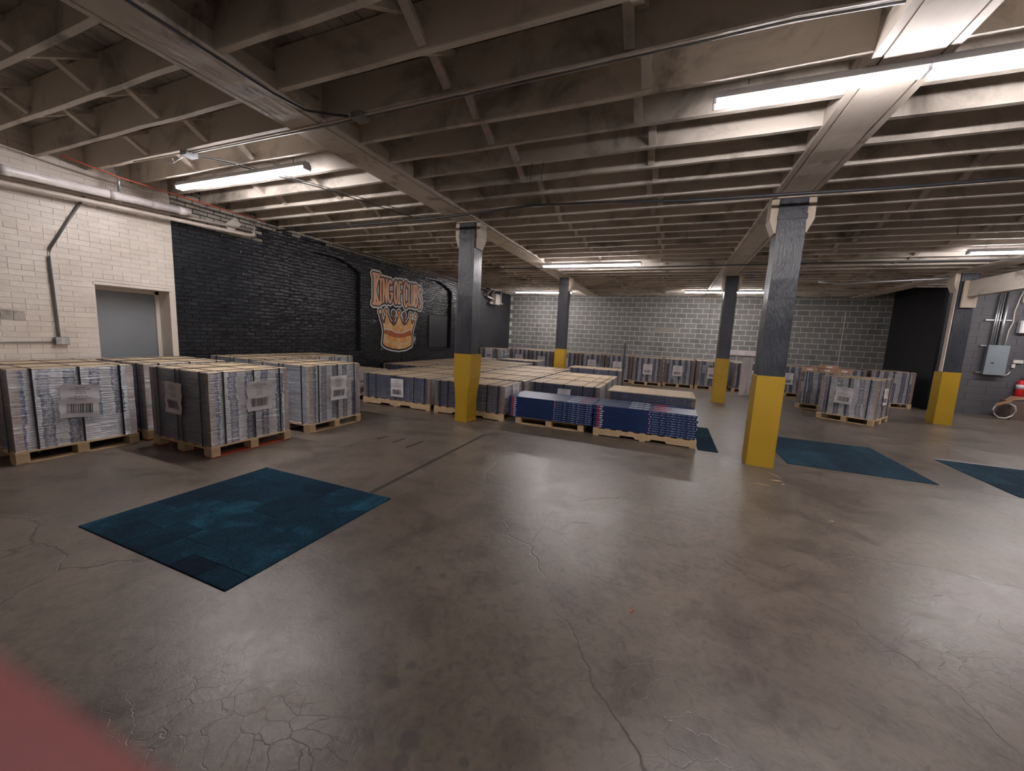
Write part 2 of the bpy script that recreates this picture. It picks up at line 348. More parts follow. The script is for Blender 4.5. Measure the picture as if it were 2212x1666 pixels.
CRACKS={'a':[(0.293, 2.002), (0.345, 1.939), (0.429, 1.888), (0.56, 1.86), (0.67, 1.777), (0.738, 1.725), (0.742, 1.688), (0.769, 1.631), (0.825, 1.588), (0.841, 1.546), (0.889, 1.487), (0.903, 1.399), (0.913, 1.336), (0.928, 1.299)],
'b':[(0.323, 2.095), (0.404, 2.023), (0.481, 2.032), (0.548, 2.0), (0.641, 2.086)],
'c':[(0.823, 2.278), (0.947, 2.318), (1.037, 2.319), (1.151, 2.341), (1.311, 2.363), (1.385, 2.322), (1.538, 2.325)],
'd':[(-0.671, 1.797), (-0.599, 1.812), (-0.513, 1.862), (-0.448, 1.852), (-0.439, 1.911), (-0.398, 2.002), (-0.278, 2.035), (-0.153, 2.015), (-0.014, 2.008), (0.149, 1.984)],
'e':[(2.042, 3.845), (2.069, 3.699), (2.106, 3.59), (2.09, 3.253)],
'f':[(-0.227, 1.571), (-0.154, 1.544), (-0.062, 1.556)],
'g':[(-0.516, 1.957), (-0.409, 1.996), (-0.301, 2.028)],
'h':[(0.234, 2.627), (0.38, 2.523), (0.489, 2.452)],
'i':[(-0.591, 1.391), (-0.686, 1.362)],
}
for k,pts in CRACKS.items():
    rr=random.Random(k); P_=[]
    for i in range(len(pts)-1):
        (a,c),(d,e)=pts[i],pts[i+1]; n=max(2,int(math.hypot(d-a,e-c)/.02))
        for j in range(n): P_.append(((a+(d-a)*j/n)*H+rr.uniform(-.007,.007),(c+(e-c)*j/n)*H+rr.uniform(-.007,.007)))
    P_.append((pts[-1][0]*H,pts[-1][1]*H)); b=MB(); V=[]
    for i,(x,y) in enumerate(P_):
        q=P_[min(i+1,len(P_)-1)]; o_=P_[max(i-1,0)]; dx,dy=q[0]-o_[0],q[1]-o_[1]; L=math.hypot(dx,dy) or 1; w_=rr.uniform(.0009,.0024)*(1 if 0<i<len(P_)-1 else .3)
        V+=[(x-dy/L*w_,y+dx/L*w_,.0006),(x+dy/L*w_,y-dx/L*w_,.0006)]
    b.add(V,[(2*i,2*i+1,2*i+3,2*i+2) for i in range(len(P_)-1)]); ob('crack',b.mesh('crack',M['tape']),fl)

# ------------------------------------------------------------------ ceiling: deck planks, joists, bridging, girders
ce=empty('ceiling',(0,0,ZD)); tag(ce,kind='structure')
def cob(name,me,loc=(0,0,0),rot=(0,0,0)): return ob(name,me,ce,(loc[0],loc[1],loc[2]-ZD),rot)
pl=MB().box(-.0675,YF,0,.0675,YB,.02).mesh('plank',M['plank'])
x=XL+.07
while x<XR:
    cob('plank',pl,(x,0,ZD+random.uniform(0,.006))); x+=.142
b=MB().box(XL-.4,YF-.2,ZD+.03,XR+.2,YB+.3,ZD+.12); cob('roof_sheet',b.mesh('roof_sheet',M['plank']))
GX=[-2.105*H,.772*H,3.76*H]
bays=[(XL,GX[0]-.215),(GX[0]+.215,GX[1]-.215),(GX[1]+.215,GX[2]-.215),(GX[2]+.215,XR)]
jy=[(.955+.285*k)*H for k in range(-14,36)]
for bi,(x0,x1) in enumerate(bays):
    L=x1-x0; vs=[]
    for v in range(4):
        b=MB(); n=10
        # a slightly bowed, rough-sawn board
        pts=[(i/n*L, random.uniform(-.004,.004), random.uniform(-.006,.004)) for i in range(n+1)]
        V=[];F=[]
        for X_,dy,dz in pts: V+=[(X_,dy-.024,dz),(X_,dy+.024,dz),(X_,dy+.024,.30),(X_,dy-.024,.30)]
        for i in range(n):
            for k in range(4): F.append((i*4+k,i*4+(k+1)%4,i*4+4+(k+1)%4,i*4+4+k))
        F+=[(3,2,1,0),(n*4,n*4+1,n*4+2,n*4+3)]
        b.add(V,F); vs.append(b.mesh('joist',M['joist']))
    for k,y in enumerate(jy):
        if y>YB-.03: continue
        if bi==3 and y>YW: continue
        cob('joist',vs[(k*7+bi)%4],(x0,y,ZJ))
# bridging struts, in two rows per bay
rows=[-3.70*H,-2.98*H,-1.13*H,-.23*H,1.72*H,2.70*H,5.0*H,6.0*H]
def strut(dirn):
    b=MB(); g=.457-.05; a=math.atan2(.235,g)*dirn; L=math.hypot(g,.235)
    Mx=Matrix.Translation((0,.2285,.15))@Matrix.Rotation(a,4,'X')
    b.box(-.034,-L/2,-.019,.034,L/2,.019,0,Mx); return b
sA=strut(1).mesh('bridging_strut',M['joist']); sB=strut(-1).mesh('bridging_strut',M['joist'])
cand=[]
for rx in rows:
    for k,y in enumerate(jy[:-1]):
        if y>YB-.5 or (rx>XW and y>YW-.5): continue
        for q,me in ((0,sA),(1,sB)): cand.append((math.hypot(rx,y) if y>.6 else 99+abs(y),rx+random.uniform(-.04,.04)+(q-.5)*.075*(1 if k%2 else -1),y,q))
cand.sort(); rest=MB()
for i,(d,rx,y,q) in enumerate(cand):
    if i<300: cob('bridging_strut',(sA,sB)[q],(rx,y,ZJ))
    else:
        me=(sA,sB)[q]; rest.add([(v.co.x+rx,v.co.y+y,v.co.z+ZJ) for v in me.vertices],[tuple(p.vertices) for p in me.polygons])
o=cob('far_bridging_struts',rest.mesh('far_bridging_struts',M['joist'])); tag(o,kind='stuff')
# girders with ledger strips
for gi,gx in enumerate(GX):
    segs=[(YF,0.06*H),(0.06*H,1.655*H),(1.655*H,3.84*H),(3.84*H,7.6*H),(7.6*H,YB)]
    for si,(a,c) in enumerate(segs):
        off=random.uniform(-.012,.012); n=12; b=MB(); V=[];F=[]
        for i in range(n+1):
            y=a+(c-a)*i/n; j=random.uniform(-.005,.005); z=3.465+random.uniform(-.004,.004)
            V+=[(gx+off-.15+j,y,z),(gx+off+.15+j,y,z),(gx+off+.15+j,y,ZD),(gx+off-.15+j,y,ZD)]
        for i in range(n):
            for k in range(4): F.append((i*4+k,i*4+4+k,i*4+4+(k+1)%4,i*4+(k+1)%4))
        F+=[(0,1,2,3),(n*4+3,n*4+2,n*4+1,n*4)]
        b.add(V,F); cob('girder',b.mesh('girder',M['girder']))
        for s_ in (-1,1):
            b=MB(); x0=gx+s_*.163; x1=gx+s_*.217
            b.box(min(x0,x1),a+.002,3.47,max(x0,x1),c-.002,3.615); cob('ledger_strip',b.mesh('ledger_strip',M['girder']))

# ------------------------------------------------------------------ left wall
def brick_mesh(w,h,d,mt,name='brick',j=.003,ins=.004):
    b=MB(); r=lambda:random.uniform(-j,j)
    V=[(0,0,0),(0,w,0),(0,w,h),(0,0,h)]
    V+=[(d+r(),ins+r(),ins+r()),(d+r(),w-ins+r(),ins+r()),(d+r(),w-ins+r(),h-ins+r()),(d+r(),ins+r(),h-ins+r())]
    b.add(V,[(4,5,6,7),(0,1,5,4),(1,2,6,5),(2,3,7,6),(3,0,4,7)]); return b
CH=.0677; BL=.2105
wl=empty('wall_left',(XL,0,0)); tag(wl,kind='structure')
DY0,DY1,DZ=1.79*H,2.325*H,1.285*H
YBW=2.375*H
b=MB()
b.box(XL-.5,YF,0,XL,DY0,ZD+.02); b.box(XL-.5,DY1,0,XL,YBW,ZD+.02); b.box(XL-.5,DY0,DZ,XL,DY1,ZD+.02)
ob('backing',b.mesh('backing',M['mortw']),wl,(-XL,0,0))
bw=[brick_mesh(BL-.0025,CH-.0025,.0038,M['brickw'],j=.0024,ins=.0018) for _ in range(7)]; bwm=[q.mesh('brick',M['brickw']) for q in bw]
half=brick_mesh(BL/2-.005,CH-.005,.006,M['brickw'],j=.002,ins=.003); halfm=half.mesh('brick',M['brickw'])
rest=MB(); cnt=0; allb=[]
for r in range(56):
    z=r*CH
    hdr = (r%7==3)
    step=BL/2 if hdr else BL; y=YBW-.004-(step if not (r%2 and not hdr) else BL/2)
    first=True
    while y>.6:
        wd=step-.009
        if r%2 and not hdr and first: wd=BL/2-.009
        inside=(y+wd>DY0-.01 and y<DY1+.01 and z<DZ+.005)
        if not inside: allb.append((y,z,wd))
        first=False; y-=step
allb.sort(key=lambda t:(0 if 1.0<t[1]<3.15 and t[0]>1.9 else 1, -t[0]))
for i,(y,z,wd) in enumerate(allb):
    short=wd<BL*.7
    if i<300: ob('brick',halfm if short else random.choice(bwm),wl,(0,y,z))
    else:
        q=half if short else random.choice(bw); rest.add([(a,c+y,d+z) for a,c,d in q.v],q.f)
tag(ob('further_bricks',rest.mesh('further_bricks',M['brickw']),wl),kind='stuff')
# lintel ledge over the door
b=MB().bbox(-.30,DY0-.02,DZ-.045,.012,DY1+.045,DZ-.006,.004); ob('lintel',b.mesh('lintel',M['brickw']),wl)
# grey door deep in its opening
dr=empty('door_1',(XL-.32,(DY0+DY1)/2,0)); tag(dr,kind='structure')
b=MB().bbox(-.04,-(DY1-DY0)/2+.05,.01,.0,(DY1-DY0)/2-.05,DZ-.10,.004); ob('door_leaf',b.mesh('door_leaf',M['doorgrey']),dr)
b=MB(); hw=(DY1-DY0)/2
b.box(-.06,-hw,0,.03,-hw+.05,DZ-.05); b.box(-.06,hw-.05,0,.03,hw,DZ-.05); b.box(-.06,-hw,DZ-.10,.03,hw,DZ-.045)
ob('door_frame',b.mesh('door_frame',M['cream']),dr)
b=MB().box(.0,-.44*1,.95,.05,-.38,1.01); b.tube([(.05,-.41,.98),(.065,-.41,.98),(.065,-.30,.98)],.009)
ob('door_handle',b.mesh('door_handle',M['steel']),dr)

# black brick wall with two arched blind recesses
wr=empty('wall_left_rear',(XL,YBW,0)); tag(wr,kind='structure')
REC=.10
arches=[(3.62*H,4.87*H,.63*H,1.84*H,2.00*H),(6.28*H,7.62*H,.63*H,1.87*H,2.03*H)]
YE=7.80*H
def in_rec(y,z):
    for a,c,zs,zp,zt in arches:
        if a<y<c and zs<z:
            mid=(a+c)/2; hw=(c-a)/2; rise=zt-zp; R=(hw*hw+rise*rise)/(2*rise); zc=zt-R
            if z< zc+math.sqrt(max(0,R*R-(y-mid)**2)): return True
    return False
def arch_top(y):
    for a,c,zs,zp,zt in arches:
        if a<=y<=c:
            mid=(a+c)/2; hw=(c-a)/2; rise=zt-zp; R=(hw*hw+rise*rise)/(2*rise); zc=zt-R
            return zc+math.sqrt(max(0,R*R-(y-mid)**2)), zs
    return None
b=MB(); b.box(XL-.5,YBW,0,XL-REC,YE,ZD+.02)         # core behind the recesses
ys=[YBW]
for a,c,*_ in arches: ys+= [a+(c-a)*i/20 for i in range(21)]
ys.append(YE)
for i in range(len(ys)-1):
    a,c=ys[i],ys[i+1]
    if c-a<1e-6: continue
    t=arch_top((a+c)/2)
    if t is None: b.box(XL-REC,a,0,XL,c,ZD+.02)
    else:
        ta=arch_top(a+1e-5)[0]; tc=arch_top(c-1e-5)[0]; zs=t[1]
        b.box(XL-REC,a,0,XL,c,zs)
        b.add([(XL-REC,a,ta),(XL,a,ta),(XL,c,tc),(XL-REC,c,tc),(XL-REC,a,ZD+.02),(XL,a,ZD+.02),(XL,c,ZD+.02),(XL-REC,c,ZD+.02)],BOXF)
o=ob('backing',b.mesh('backing',M['mortb']),wr,(-XL,-YBW,0))
bb=[brick_mesh(BL-.012,CH-.012,.012,M['brickb'],j=.005,ins=.006) for _ in range(8)]; bbm=[q.mesh('brick',M['brickb']) for q in bb]; bgm=[q.mesh('brick',M['brickg']) for q in bb]
def edge_z(y):       # where the black paint stops below the joists
    yh=y/H
    if yh<3.22: return 1.955*H
    return (2.135-.012*(yh-3.2)+.012*math.sin(yh*5.1)+.008*math.sin(yh*13))*H
blk=[];gry=[]
for r in range(56):
    z=r*CH; y=YBW+(BL/2 if r%2 else 0)+.003
    if r%2:
        blk.append((y-BL/2,z,BL/2-.012,0)) if z<edge_z(y) else gry.append((y-BL/2,z,BL/2-.012,0))
    while y<YE:
        e=min(y+BL-.012,YE)
        i1,i2=in_rec(y+.015,z+CH/2),in_rec(e-.015,z+CH/2)
        lst=blk if z+CH*.4<edge_z(y) else gry
        if i1==i2: lst.append((y,z,e-y,1 if i1 else 0))
        else:
            # cut the brick at the jamb
            lo,hi=y,e
            for _ in range(14):
                mm=(lo+hi)/2
                if in_rec(mm,z+CH/2)==i1: lo=mm
                else: hi=mm
            if lo-y>.02: lst.append((y,z,lo-y-.004,1 if i1 else 0))
            if e-hi>.02: lst.append((hi+.004,z,e-hi-.004,1 if i2 else 0))
        y+=BL
blk.sort(key=lambda t:(0 if t[1]>1.05 else 1,t[0]))
rb=MB(); n_obj=0
for y,z,wd,rc in blk:
    q=random.randrange(8); s_=wd/(BL-.012)
    if n_obj<300 and z>1.05:
        ob('brick',bbm[q],wr,(-REC*rc,y-YBW,z),sc=(1,s_,1)); n_obj+=1
    else: rb.add([(a-REC*rc,c*s_+y-YBW,d+z) for a,c,d in bb[q].v],bb[q].f)
tag(ob('further_bricks',rb.mesh('further_bricks',M['brickb']),wr),kind='stuff')
rb=MB()
for y,z,wd,rc in gry:
    q=random.randrange(8); s_=wd/(BL-.012); rb.add([(a,c*s_+y-YBW,d+z) for a,c,d in bb[q].v],bb[q].f)
o=ob('pale_bricks_above_paint',rb.mesh('pale_bricks',M['brickg']),wr); tag(o,'pale unpainted bricks above the black paint',kind='stuff')
b=MB().bbox(-REC,6.83*H-YBW,.66*H,-REC+.035,7.54*H-YBW,1.33*H,.004); o=ob('infill_panel',b.mesh('infill_panel',M['blackboard']),wr); tag(o,'smooth black panel in the far recess')
b=MB().bbox(-.01,3.60*H-YBW,.60*H,.03,4.9*H-YBW,.63*H,.006); ob('sill',b.mesh('sill',M['brickb']),wr)
b=MB().bbox(-.01,6.26*H-YBW,.60*H,.03,7.64*H-YBW,.63*H,.006); ob('sill',b.mesh('sill',M['brickb']),wr)
# smooth dark end of the left wall
w3=MB().box(XL-.5,YE,0,XL,YB+.3,ZD+.02); tag(ob('wall_left_end',w3.mesh('wall_left_end',M['darkwall'])),kind='structure')

# ------------------------------------------------------------------ back wall of blocks
wb=empty('wall_back',(0,YB,0)); tag(wb,kind='structure')
b=MB().box(XL-.01,0,0,XW+.3,.3,ZD+.02); ob('backing',b.mesh('backing',M['cmum']),wb)
cm=[]
for v in range(5):
    q=MB(); wd,hh=.3985-.015,.203-.015; r=lambda:random.uniform(-.001,.001)
    q.add([(0,0,0),(wd,0,0),(wd,0,hh),(0,0,hh),(.002+r(),-.004+r(),.002),(wd-.002,-.004+r(),.002),(wd-.002,-.004+r(),hh-.002),(.002,-.004+r(),hh-.002)],
          [(4,5,6,7),(0,1,5,4),(1,2,6,5),(2,3,7,6),(3,0,4,7)]); cm.append(q)
cmm=[q.mesh('block',M['cmu']) for q in cm]
bl=[]
for r in range(19):
    z=-.026+.203*r; y0=0
    if r==0: z=.0
    x=-7.066-.3985+(0 if r%2 else .199)+.006
    while x<XW:
        a=max(x,XL+.004); e=min(x+.3865,XW)
        if e-a>.03: bl.append((a,z+.006,e-a,.191 if r else .165))
        x+=.3985
bl.sort(key=lambda t:(0 if 1.0<t[1]<3.25 else 1,-t[0])); rb=MB()
for i,(x,z,wd,hh) in enumerate(bl):
    s_=(wd/.3865,1,hh/.191)
    if i<300: ob('block',cmm[i%5],wb,(x,0,z),sc=s_)
    else: rb.add([(a*s_[0]+x,c,d*s_[2]+z) for a,c,d in cm[i%5].v],cm[i%5].f)
tag(ob('further_blocks',rb.mesh('further_blocks',M['cmu']),wb),kind='stuff')
b=MB().box(-.70,-.012,2.02,.29,-.004,2.21); o=ob('smooth_patch',b.mesh('smooth_patch',pm('patch_plaster',(.22,.21,.18),(.26,.25,.22),4,.7)),wb); tag(o,'smooth tan repair patch')
for xa,xc,z0,z1 in ((3.585*H,3.60*H,.95,3.02),(1.36*H,1.373*H,.95,3.1)): ob('control_joint',MB().box(xa,-.008,z0,xc,-.003,z1).mesh('control_joint',M['cmum']),wb)
b=MB().box(2.62*H,-.012,3.06,3.68*H,-.004,3.21); q=ob('smooth_patch',b.mesh('smooth_patch',M['cmu']),wb); tag(q,'smooth grey band along one upper course')
# right hand walls
tag(ob('wall_right_rear',MB().box(XW,YW,0,XW+.35,YB+.3,ZD+.02).mesh('wall_right_rear',M['darkwall'])),kind='structure')
gw=empty('wall_back_right',(XW,YW,0)); tag(gw,kind='structure')
b=MB().box(.02,.01,0,XR-XW+.2,.3,ZD+.02); ob('backing',b.mesh('backing',M['darkwall']),gw)
gm=[]
q=MB(); q.add([(0,0.01,0),(.800,0.01,0),(.800,0.01,.195),(0,0.01,.195),(.001,0,.001),(.799,0,.001),(.799,0,.194),(.001,0,.194)],[(4,5,6,7),(0,1,5,4),(1,2,6,5),(2,3,7,6),(3,0,4,7)]); gmm=q.mesh('block',M['greywall'])
for r in range(19):
    for k in range(-1,6):
        x=k*.803+(.4 if r%2 else 0); a=max(0,x); e=min(x+.8,XR-XW)
        if e-a>.02: ob('block',gmm,gw,(a,0,r*.1965),sc=((e-a)/.8,1,1))
tag(ob('wall_right',MB().box(XR,YF,0,XR+.2,YW+.3,ZD+.02).mesh('wall_right',M['plain'])),kind='structure')
tag(ob('wall_near',MB().box(XL-.5,YF-.2,0,XR+.2,YF,ZD+.02).mesh('wall_near',M['plain'])),kind='structure')

# ------------------------------------------------------------------ mural
mu=empty('wall_mural',(XL+.016,9.3,1.0)); tag(mu,'orange lettering and gold crown painted on the black brick wall','mural')
def mob(name,b,mt): return ob(name,b.mesh(name,M[mt]),mu,(-(XL+.016),-9.3,-1.0))
def lift(b): b.k=getattr(b,'k',0)+1; return b.k*.00003
def disc(b,y,z,r,x,n=14):
    x+=lift(b); b.add([(x,y+r*math.cos(-2*math.pi*k/n)*-1,z+r*math.sin(2*math.pi*k/n)) for k in range(n)],[tuple(range(n))])
def stroke(b,pts,w,x,square=False):
    for i in range(len(pts)-1):
        (a,c),(d,e)=pts[i],pts[i+1]; L=math.hypot(d-a,e-c) or 1e-6; tx,tz=(d-a)/L,(e-c)/L; nx,nz=-tz*w,tx*w
        if square: a-=tx*w*.9;c-=tz*w*.9;d+=tx*w*.9;e+=tz*w*.9
        X=x+lift(b); b.add([(X,a+nx,c+nz),(X,a-nx,c-nz),(X,d-nx,e-nz),(X,d+nx,e+nz)],[(0,1,2,3)])
    if not square:
        for a,c in pts: disc(b,a,c,w,x,12)
LET={'K':(8.254,8.455,2.251,3.005),'I':(8.503,8.574,2.298,2.909),'N':(8.628,8.781,2.326,2.927),'G':(8.818,9.009,2.336,2.922),'O':(9.093,9.239,2.328,2.936),'F':(9.279,9.422,2.345,2.946),
 'C':(9.513,9.719,2.269,2.970),'L':(9.749,9.845,2.334,2.923),'U':(9.882,10.002,2.327,2.931),'B':(10.040,10.186,2.322,2.934),'S':(10.227,10.378,2.282,2.885)}
def arc(cx,cz,rx,rz,a0,a1,n=10): return [(cx+rx*math.cos(math.radians(a0+(a1-a0)*i/n)),cz+rz*math.sin(math.radians(a0+(a1-a0)*i/n))) for i in range(n+1)]
GL={'K':[[(.25,0),(.25,1)],[(.95,1),(.3,.47),(1,0)],[(.0,0),(.5,0)],[(.0,1),(.5,1)],[(.75,0),(1.15,0)],[(.75,1),(1.1,1)]],
 'I':[[(.5,0),(.5,1)],[(.1,0),(.9,0)],[(.1,1),(.9,1)]],
 'N':[[(.08,0),(.08,1),(.92,0),(.92,1)]],
 'G':[arc(.5,.5,.45,.5,50,180,8)+arc(.5,.5,.45,.5,180,330,8)+[(.95,.42),(.6,.42)]],
 'O':[arc(.5,.5,.45,.5,0,360,18)],
 'F':[[(.2,0),(.2,1),(.95,1)],[(.2,.55),(.75,.55)],[(0,0),(.45,0)]],
 'C':[arc(.5,.5,.45,.5,45,315,14)],
 'L':[[(.15,1),(.15,0),(.9,0)]],
 'U':[[(.08,1),(.08,.3)]+arc(.5,.28,.42,.28,180,360,8)+[(.92,1)]],
 'B':[[(.1,0),(.1,1)]+arc(.35,.77,.45,.23,90,-90,7)+arc(.35,.27,.55,.27,90,-90,7)+[(.1,0)]],
 'S':[arc(.5,.76,.42,.24,30,270,9)+arc(.5,.26,.42,.26,90,-150,9)]}
for nm,(w0,x0,mt) in {'letter_outline':(.122,XL+0.0220,'chalk'),'letter_shadow':(.080,XL+0.0245,'muralblack')}.items():
    for k,(a,c,z0,z1) in LET.items():
        b=MB()
        for st in GL[k]: stroke(b,[(a+(c-a)*p[0],z0+(z1-z0)*p[1]) for p in st],w0,x0)
        mob(nm,b,mt)
for k in 'KINGOFCLUBS':
    a,c,z0,z1=LET[k]; b=MB()
    for st in GL[k]: stroke(b,[(a+(c-a)*p[0],z0+(z1-z0)*p[1]) for p in st],.035 if k!='K' else .046,XL+0.0275)
    mob('letter',b,'mural')
body=[(8.512,2.027),(8.565,1.851),(8.645,1.746),(8.689,1.734),(8.726,1.86),(8.773,2.045),(8.829,1.957),(8.914,1.814),(9.028,1.707),(9.1,1.695),(9.187,1.771),(9.259,1.926),(9.307,2.053),(9.363,1.932),(9.457,1.773),(9.551,1.709),(9.66,1.762),(9.769,1.896),(9.848,2.02),(9.884,1.862),(9.919,1.753),(10.0,1.848),(10.081,1.994),(10.034,1.809),(9.955,1.623),(9.909,1.46),(9.94,1.257),(9.9,1.134),(9.642,1.046),(9.331,1.021),(9.006,1.055),(8.753,1.114),(8.63,1.189),(8.656,1.345),(8.682,1.492),(8.646,1.674)]
balls=[(8.519,2.054),(8.768,2.081),(9.307,2.072),(9.847,2.04),(10.08,2.024)]; back=[(9.067,2.047),(9.545,2.021)]
def poly(b,pts,x): b.add([(x,p[0],p[1]) for p in pts],[tuple(range(len(pts)))])
cl=body+[body[0]]
b=MB(); stroke(b,cl,.085,XL+0.0220)
for y,z in balls+back: disc(b,y,z,.125,XL+0.0220)
poly(b,[(8.62,1.2),(8.66,1.75),(9.95,1.75),(9.95,1.15),(9.3,1.0)],XL+0.0215); mob('crown_outline',b,'chalk')
b=MB(); stroke(b,cl,.05,XL+0.0235)
for y,z in balls+back: disc(b,y,z,.092,XL+0.0235)
mob('crown_shadow',b,'muralblack')
for y,z in back:
    b=MB(); disc(b,y,z,.055,XL+0.0275); poly(b,[(y-.045,1.99),(y-.06,1.70),(y+.07,1.70),(y+.045,1.99)],XL+0.0248)
    mob('rear_spike',b,'crownred')
b=MB(); poly(b,body,XL+0.0260)
for y,z in balls: disc(b,y,z,.058,XL+0.0265)
mob('crown_body',b,'crown')
b=MB(); poly(b,[(8.682,1.529),(8.749,1.604),(8.86,1.561),(9.001,1.556),(9.146,1.493),(9.325,1.488),(9.508,1.492),(9.696,1.555),(9.857,1.6),(9.907,1.541),(9.893,1.439),(9.635,1.385),(9.327,1.352),(9.032,1.378),(8.778,1.439),(8.669,1.474)],XL+0.0270); mob('crown_band',b,'crowndark')
b=MB(); stroke(b,[(8.72,1.60),(8.86,1.575),(9.0,1.57),(9.146,1.51),(9.325,1.50),(9.508,1.51),(9.696,1.57),(9.85,1.61)],.016,XL+0.0275); mob('crown_edge',b,'chalk')
b=MB(); poly(b,[(8.643,1.308),(8.807,1.282),(9.033,1.216),(9.329,1.197),(9.638,1.226),(9.929,1.318),(9.94,1.267),(9.639,1.166),(9.33,1.138),(9.034,1.159),(8.78,1.226),(8.638,1.263)],XL+0.0270); mob('crown_stripe',b,'crownlight')
b=MB()
for pts in ([(10.04,1.42),(10.06,1.33),(10.05,1.22)],[(10.11,1.40),(10.09,1.33),(10.13,1.26)],[(10.05,1.33),(10.12,1.34)]): stroke(b,pts,.009,XL+0.0230)
for y,z in ((10.05,1.47),(10.13,1.47),(10.11,1.18),(8.29,1.82),(8.275,1.765),(8.32,1.79),(8.56,1.034),(8.63,1.02),(8.59,1.06),(10.30,3.02),(10.40,3.0)): disc(b,y,z,.014,XL+0.0230,8)
tag(mob('signature_marks',b,'chalk'),kind='stuff')

# ------------------------------------------------------------------ columns
def column(x,y,label,twist=False,bright=False,h=3.45,light_edge=False,bracket=(-1,1)):
    o=empty('column',(x,y,0)); tag(o,label,'column')
    hw=.15; n=14; b=MB(); V=[];F=[]
    for i in range(n+1):
        z=.02+(h-.02)*i/n; j=lambda:random.uniform(-.004,.004)
        if twist: hw=.15-.055*max(0,min(1,(1.25-z)/.6))
        V+=[(-hw+j(),-hw+j(),z),(hw+j(),-hw+j(),z),(hw+j(),hw+j(),z),(-hw+j(),hw+j(),z)]
    for i in range(n):
        for k in range(4): F.append((i*4+k,i*4+(k+1)%4,i*4+4+(k+1)%4,i*4+4+k))
    F+=[(3,2,1,0),(n*4,n*4+1,n*4+2,n*4+3)]; b.add(V,F); ob('post',b.mesh('post',M['post']),o)
    # yellow board guard
    g=.162; gh=1.225
    if twist:
        b=MB(); prof=[(0,.125,.115,.15),(.06,.110,.110,.14),(.35,.112,.108,.14),(.55,.125,.120,.15),(.8,.155,.155,.165),(gh,.162,.165,.165)]
        V=[];F=[]
        for z,l,r,d in prof: V+=[(-l-.02,-.155,z),(r-.0,-.165,z),(r+.035,d,z),(-l-.02,d,z)]
        for i in range(len(prof)-1):
            for k in range(4): F.append((i*4+k,i*4+(k+1)%4,i*4+4+(k+1)%4,i*4+4+k))
        F+=[(3,2,1,0),(20,21,22,23)]; b.add(V,F)
    else: b=MB().bbox(-g,-g,0,g,g,gh,.006)
    ob('guard',b.mesh('guard',M['guard']),o)
    b=MB().box(-.19,-.17,h,.19,.17,h+.015); 
    ob('cap_plate',b.mesh('cap_plate',M['capital']),o)
    b=MB().box(-.156,-.158,3.20,.156,.158,3.255); ob('iron_band',b.mesh('iron_band',M['strapiron']),o)
    for s_ in bracket:
        b=MB(); x0=.152; P_=[(s_*x0,h),(s_*(x0+.085),h),(s_*(x0+.085),3.2),(s_*(x0+.02),3.04),(s_*x0,3.04)]
        if s_<0: P_.reverse()
        b.prism(P_,-.12,.12,'y'); ob('bracket',b.mesh('bracket',M['capital']),o)
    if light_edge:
        b=MB().box(-.175,-.13,1.23,-.155,-.02,3.4); q=ob('lit_face_strip',b.mesh('lit_face_strip',M['creampipe']),o); tag(q,'pale strip standing in for the lit left side')  # added pale strip: light caught by the post's left face, put into colour
    return o
column(-2.105*H,3.86*H,'dark post with crumpled, twisted yellow guard in front of the low pallets',twist=True)
column(.785*H,3.81*H,'nearest and tallest looking dark post with clean yellow guard, beside wood splinters')
column(-2.03*H,7.62*H,'thin looking dark post rising behind the low wrapped pallets, left of the centre light',bracket=(1,))
column(.855*H,7.60*H,'dark post with yellow guard between the far pallet row and the nearest post')
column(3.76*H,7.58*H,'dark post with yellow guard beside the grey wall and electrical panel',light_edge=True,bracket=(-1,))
column(-2.105*H,.02*H,'dark post with yellow guard out of view on the left')
column(.785*H,.02*H-.3,'dark post with yellow guard behind the viewer')
column(3.76*H,3.80*H,'dark post with yellow guard out of view on the right')
# dropped beam between the two right-hand posts
bm=empty('steel_beam',(3.76*H,5.7*H,1.92*H)); tag(bm,'beige steel channel beam running from the right post towards the viewer','beam')
b=MB(); y0,y1=3.90*H-5.7*H,7.46*H-5.7*H
b.prism([(-.05,-.165),(.09,-.165),(.09,-.15),(-.035,-.15),(-.035,.165),(.09,.165),(.09,.18),(-.05,.18)],y0,y1,'y'); ob('channel',b.mesh('channel',M['girder']),bm)
b=MB().bbox(-.12,y1-.06,-.40,.13,y1-.01,.19,.004); o=ob('end_plate',b.mesh('end_plate',M['capital']),bm)
b=MB().box(-.012,y0,.18,.03,y1,.205); ob('top_rail',b.mesh('top_rail',M['strapiron']),bm)

# ------------------------------------------------------------------ fluorescent fixtures
def fixture(xc,yc,label,z=2.12*H,group=None):
    o=empty('fluorescent_light',(xc,yc,z)); tag(o,label,'light',group)
    b=MB().prism([(-.062,.008),(-.035,.02),(.035,.02),(.062,.008),(.062,.016),(.03,.07),(-.03,.07),(-.062,.016)],-1.22,1.22,'x'); ob('housing',b.mesh('housing',M['whitemetal']),o)
    for a in (-1.215,.012):
        for s_ in (-.028,.028):
            b=MB().tube([(a+.012,s_,-.008),(a+1.195,s_,-.008)],.0165,8); ob('tube',b.mesh('tube',M['tube'],True),o)
    for a in (-1.225,-.012,1.205): ob('lamp_holder',MB().box(a,-.048,-.02,a+.022,.048,.045).mesh('lamp_holder',M['whitemetal']),o)
    for a in (-1.0,1.0):
        b=MB()
        for k in range(9):
            z0=.07+k*.036
            if k%2: b.box(a-.007,-.002,z0,a+.007,.002,z0+.044)
            else: b.box(a-.002,-.007,z0,a+.002,.007,z0+.044)
        ob('chain',b.mesh('chain',M['greycond']),o)
    return o
fixture(-3.305*H,2.178*H,'lit tube light hanging above the left stack of tall pallets')
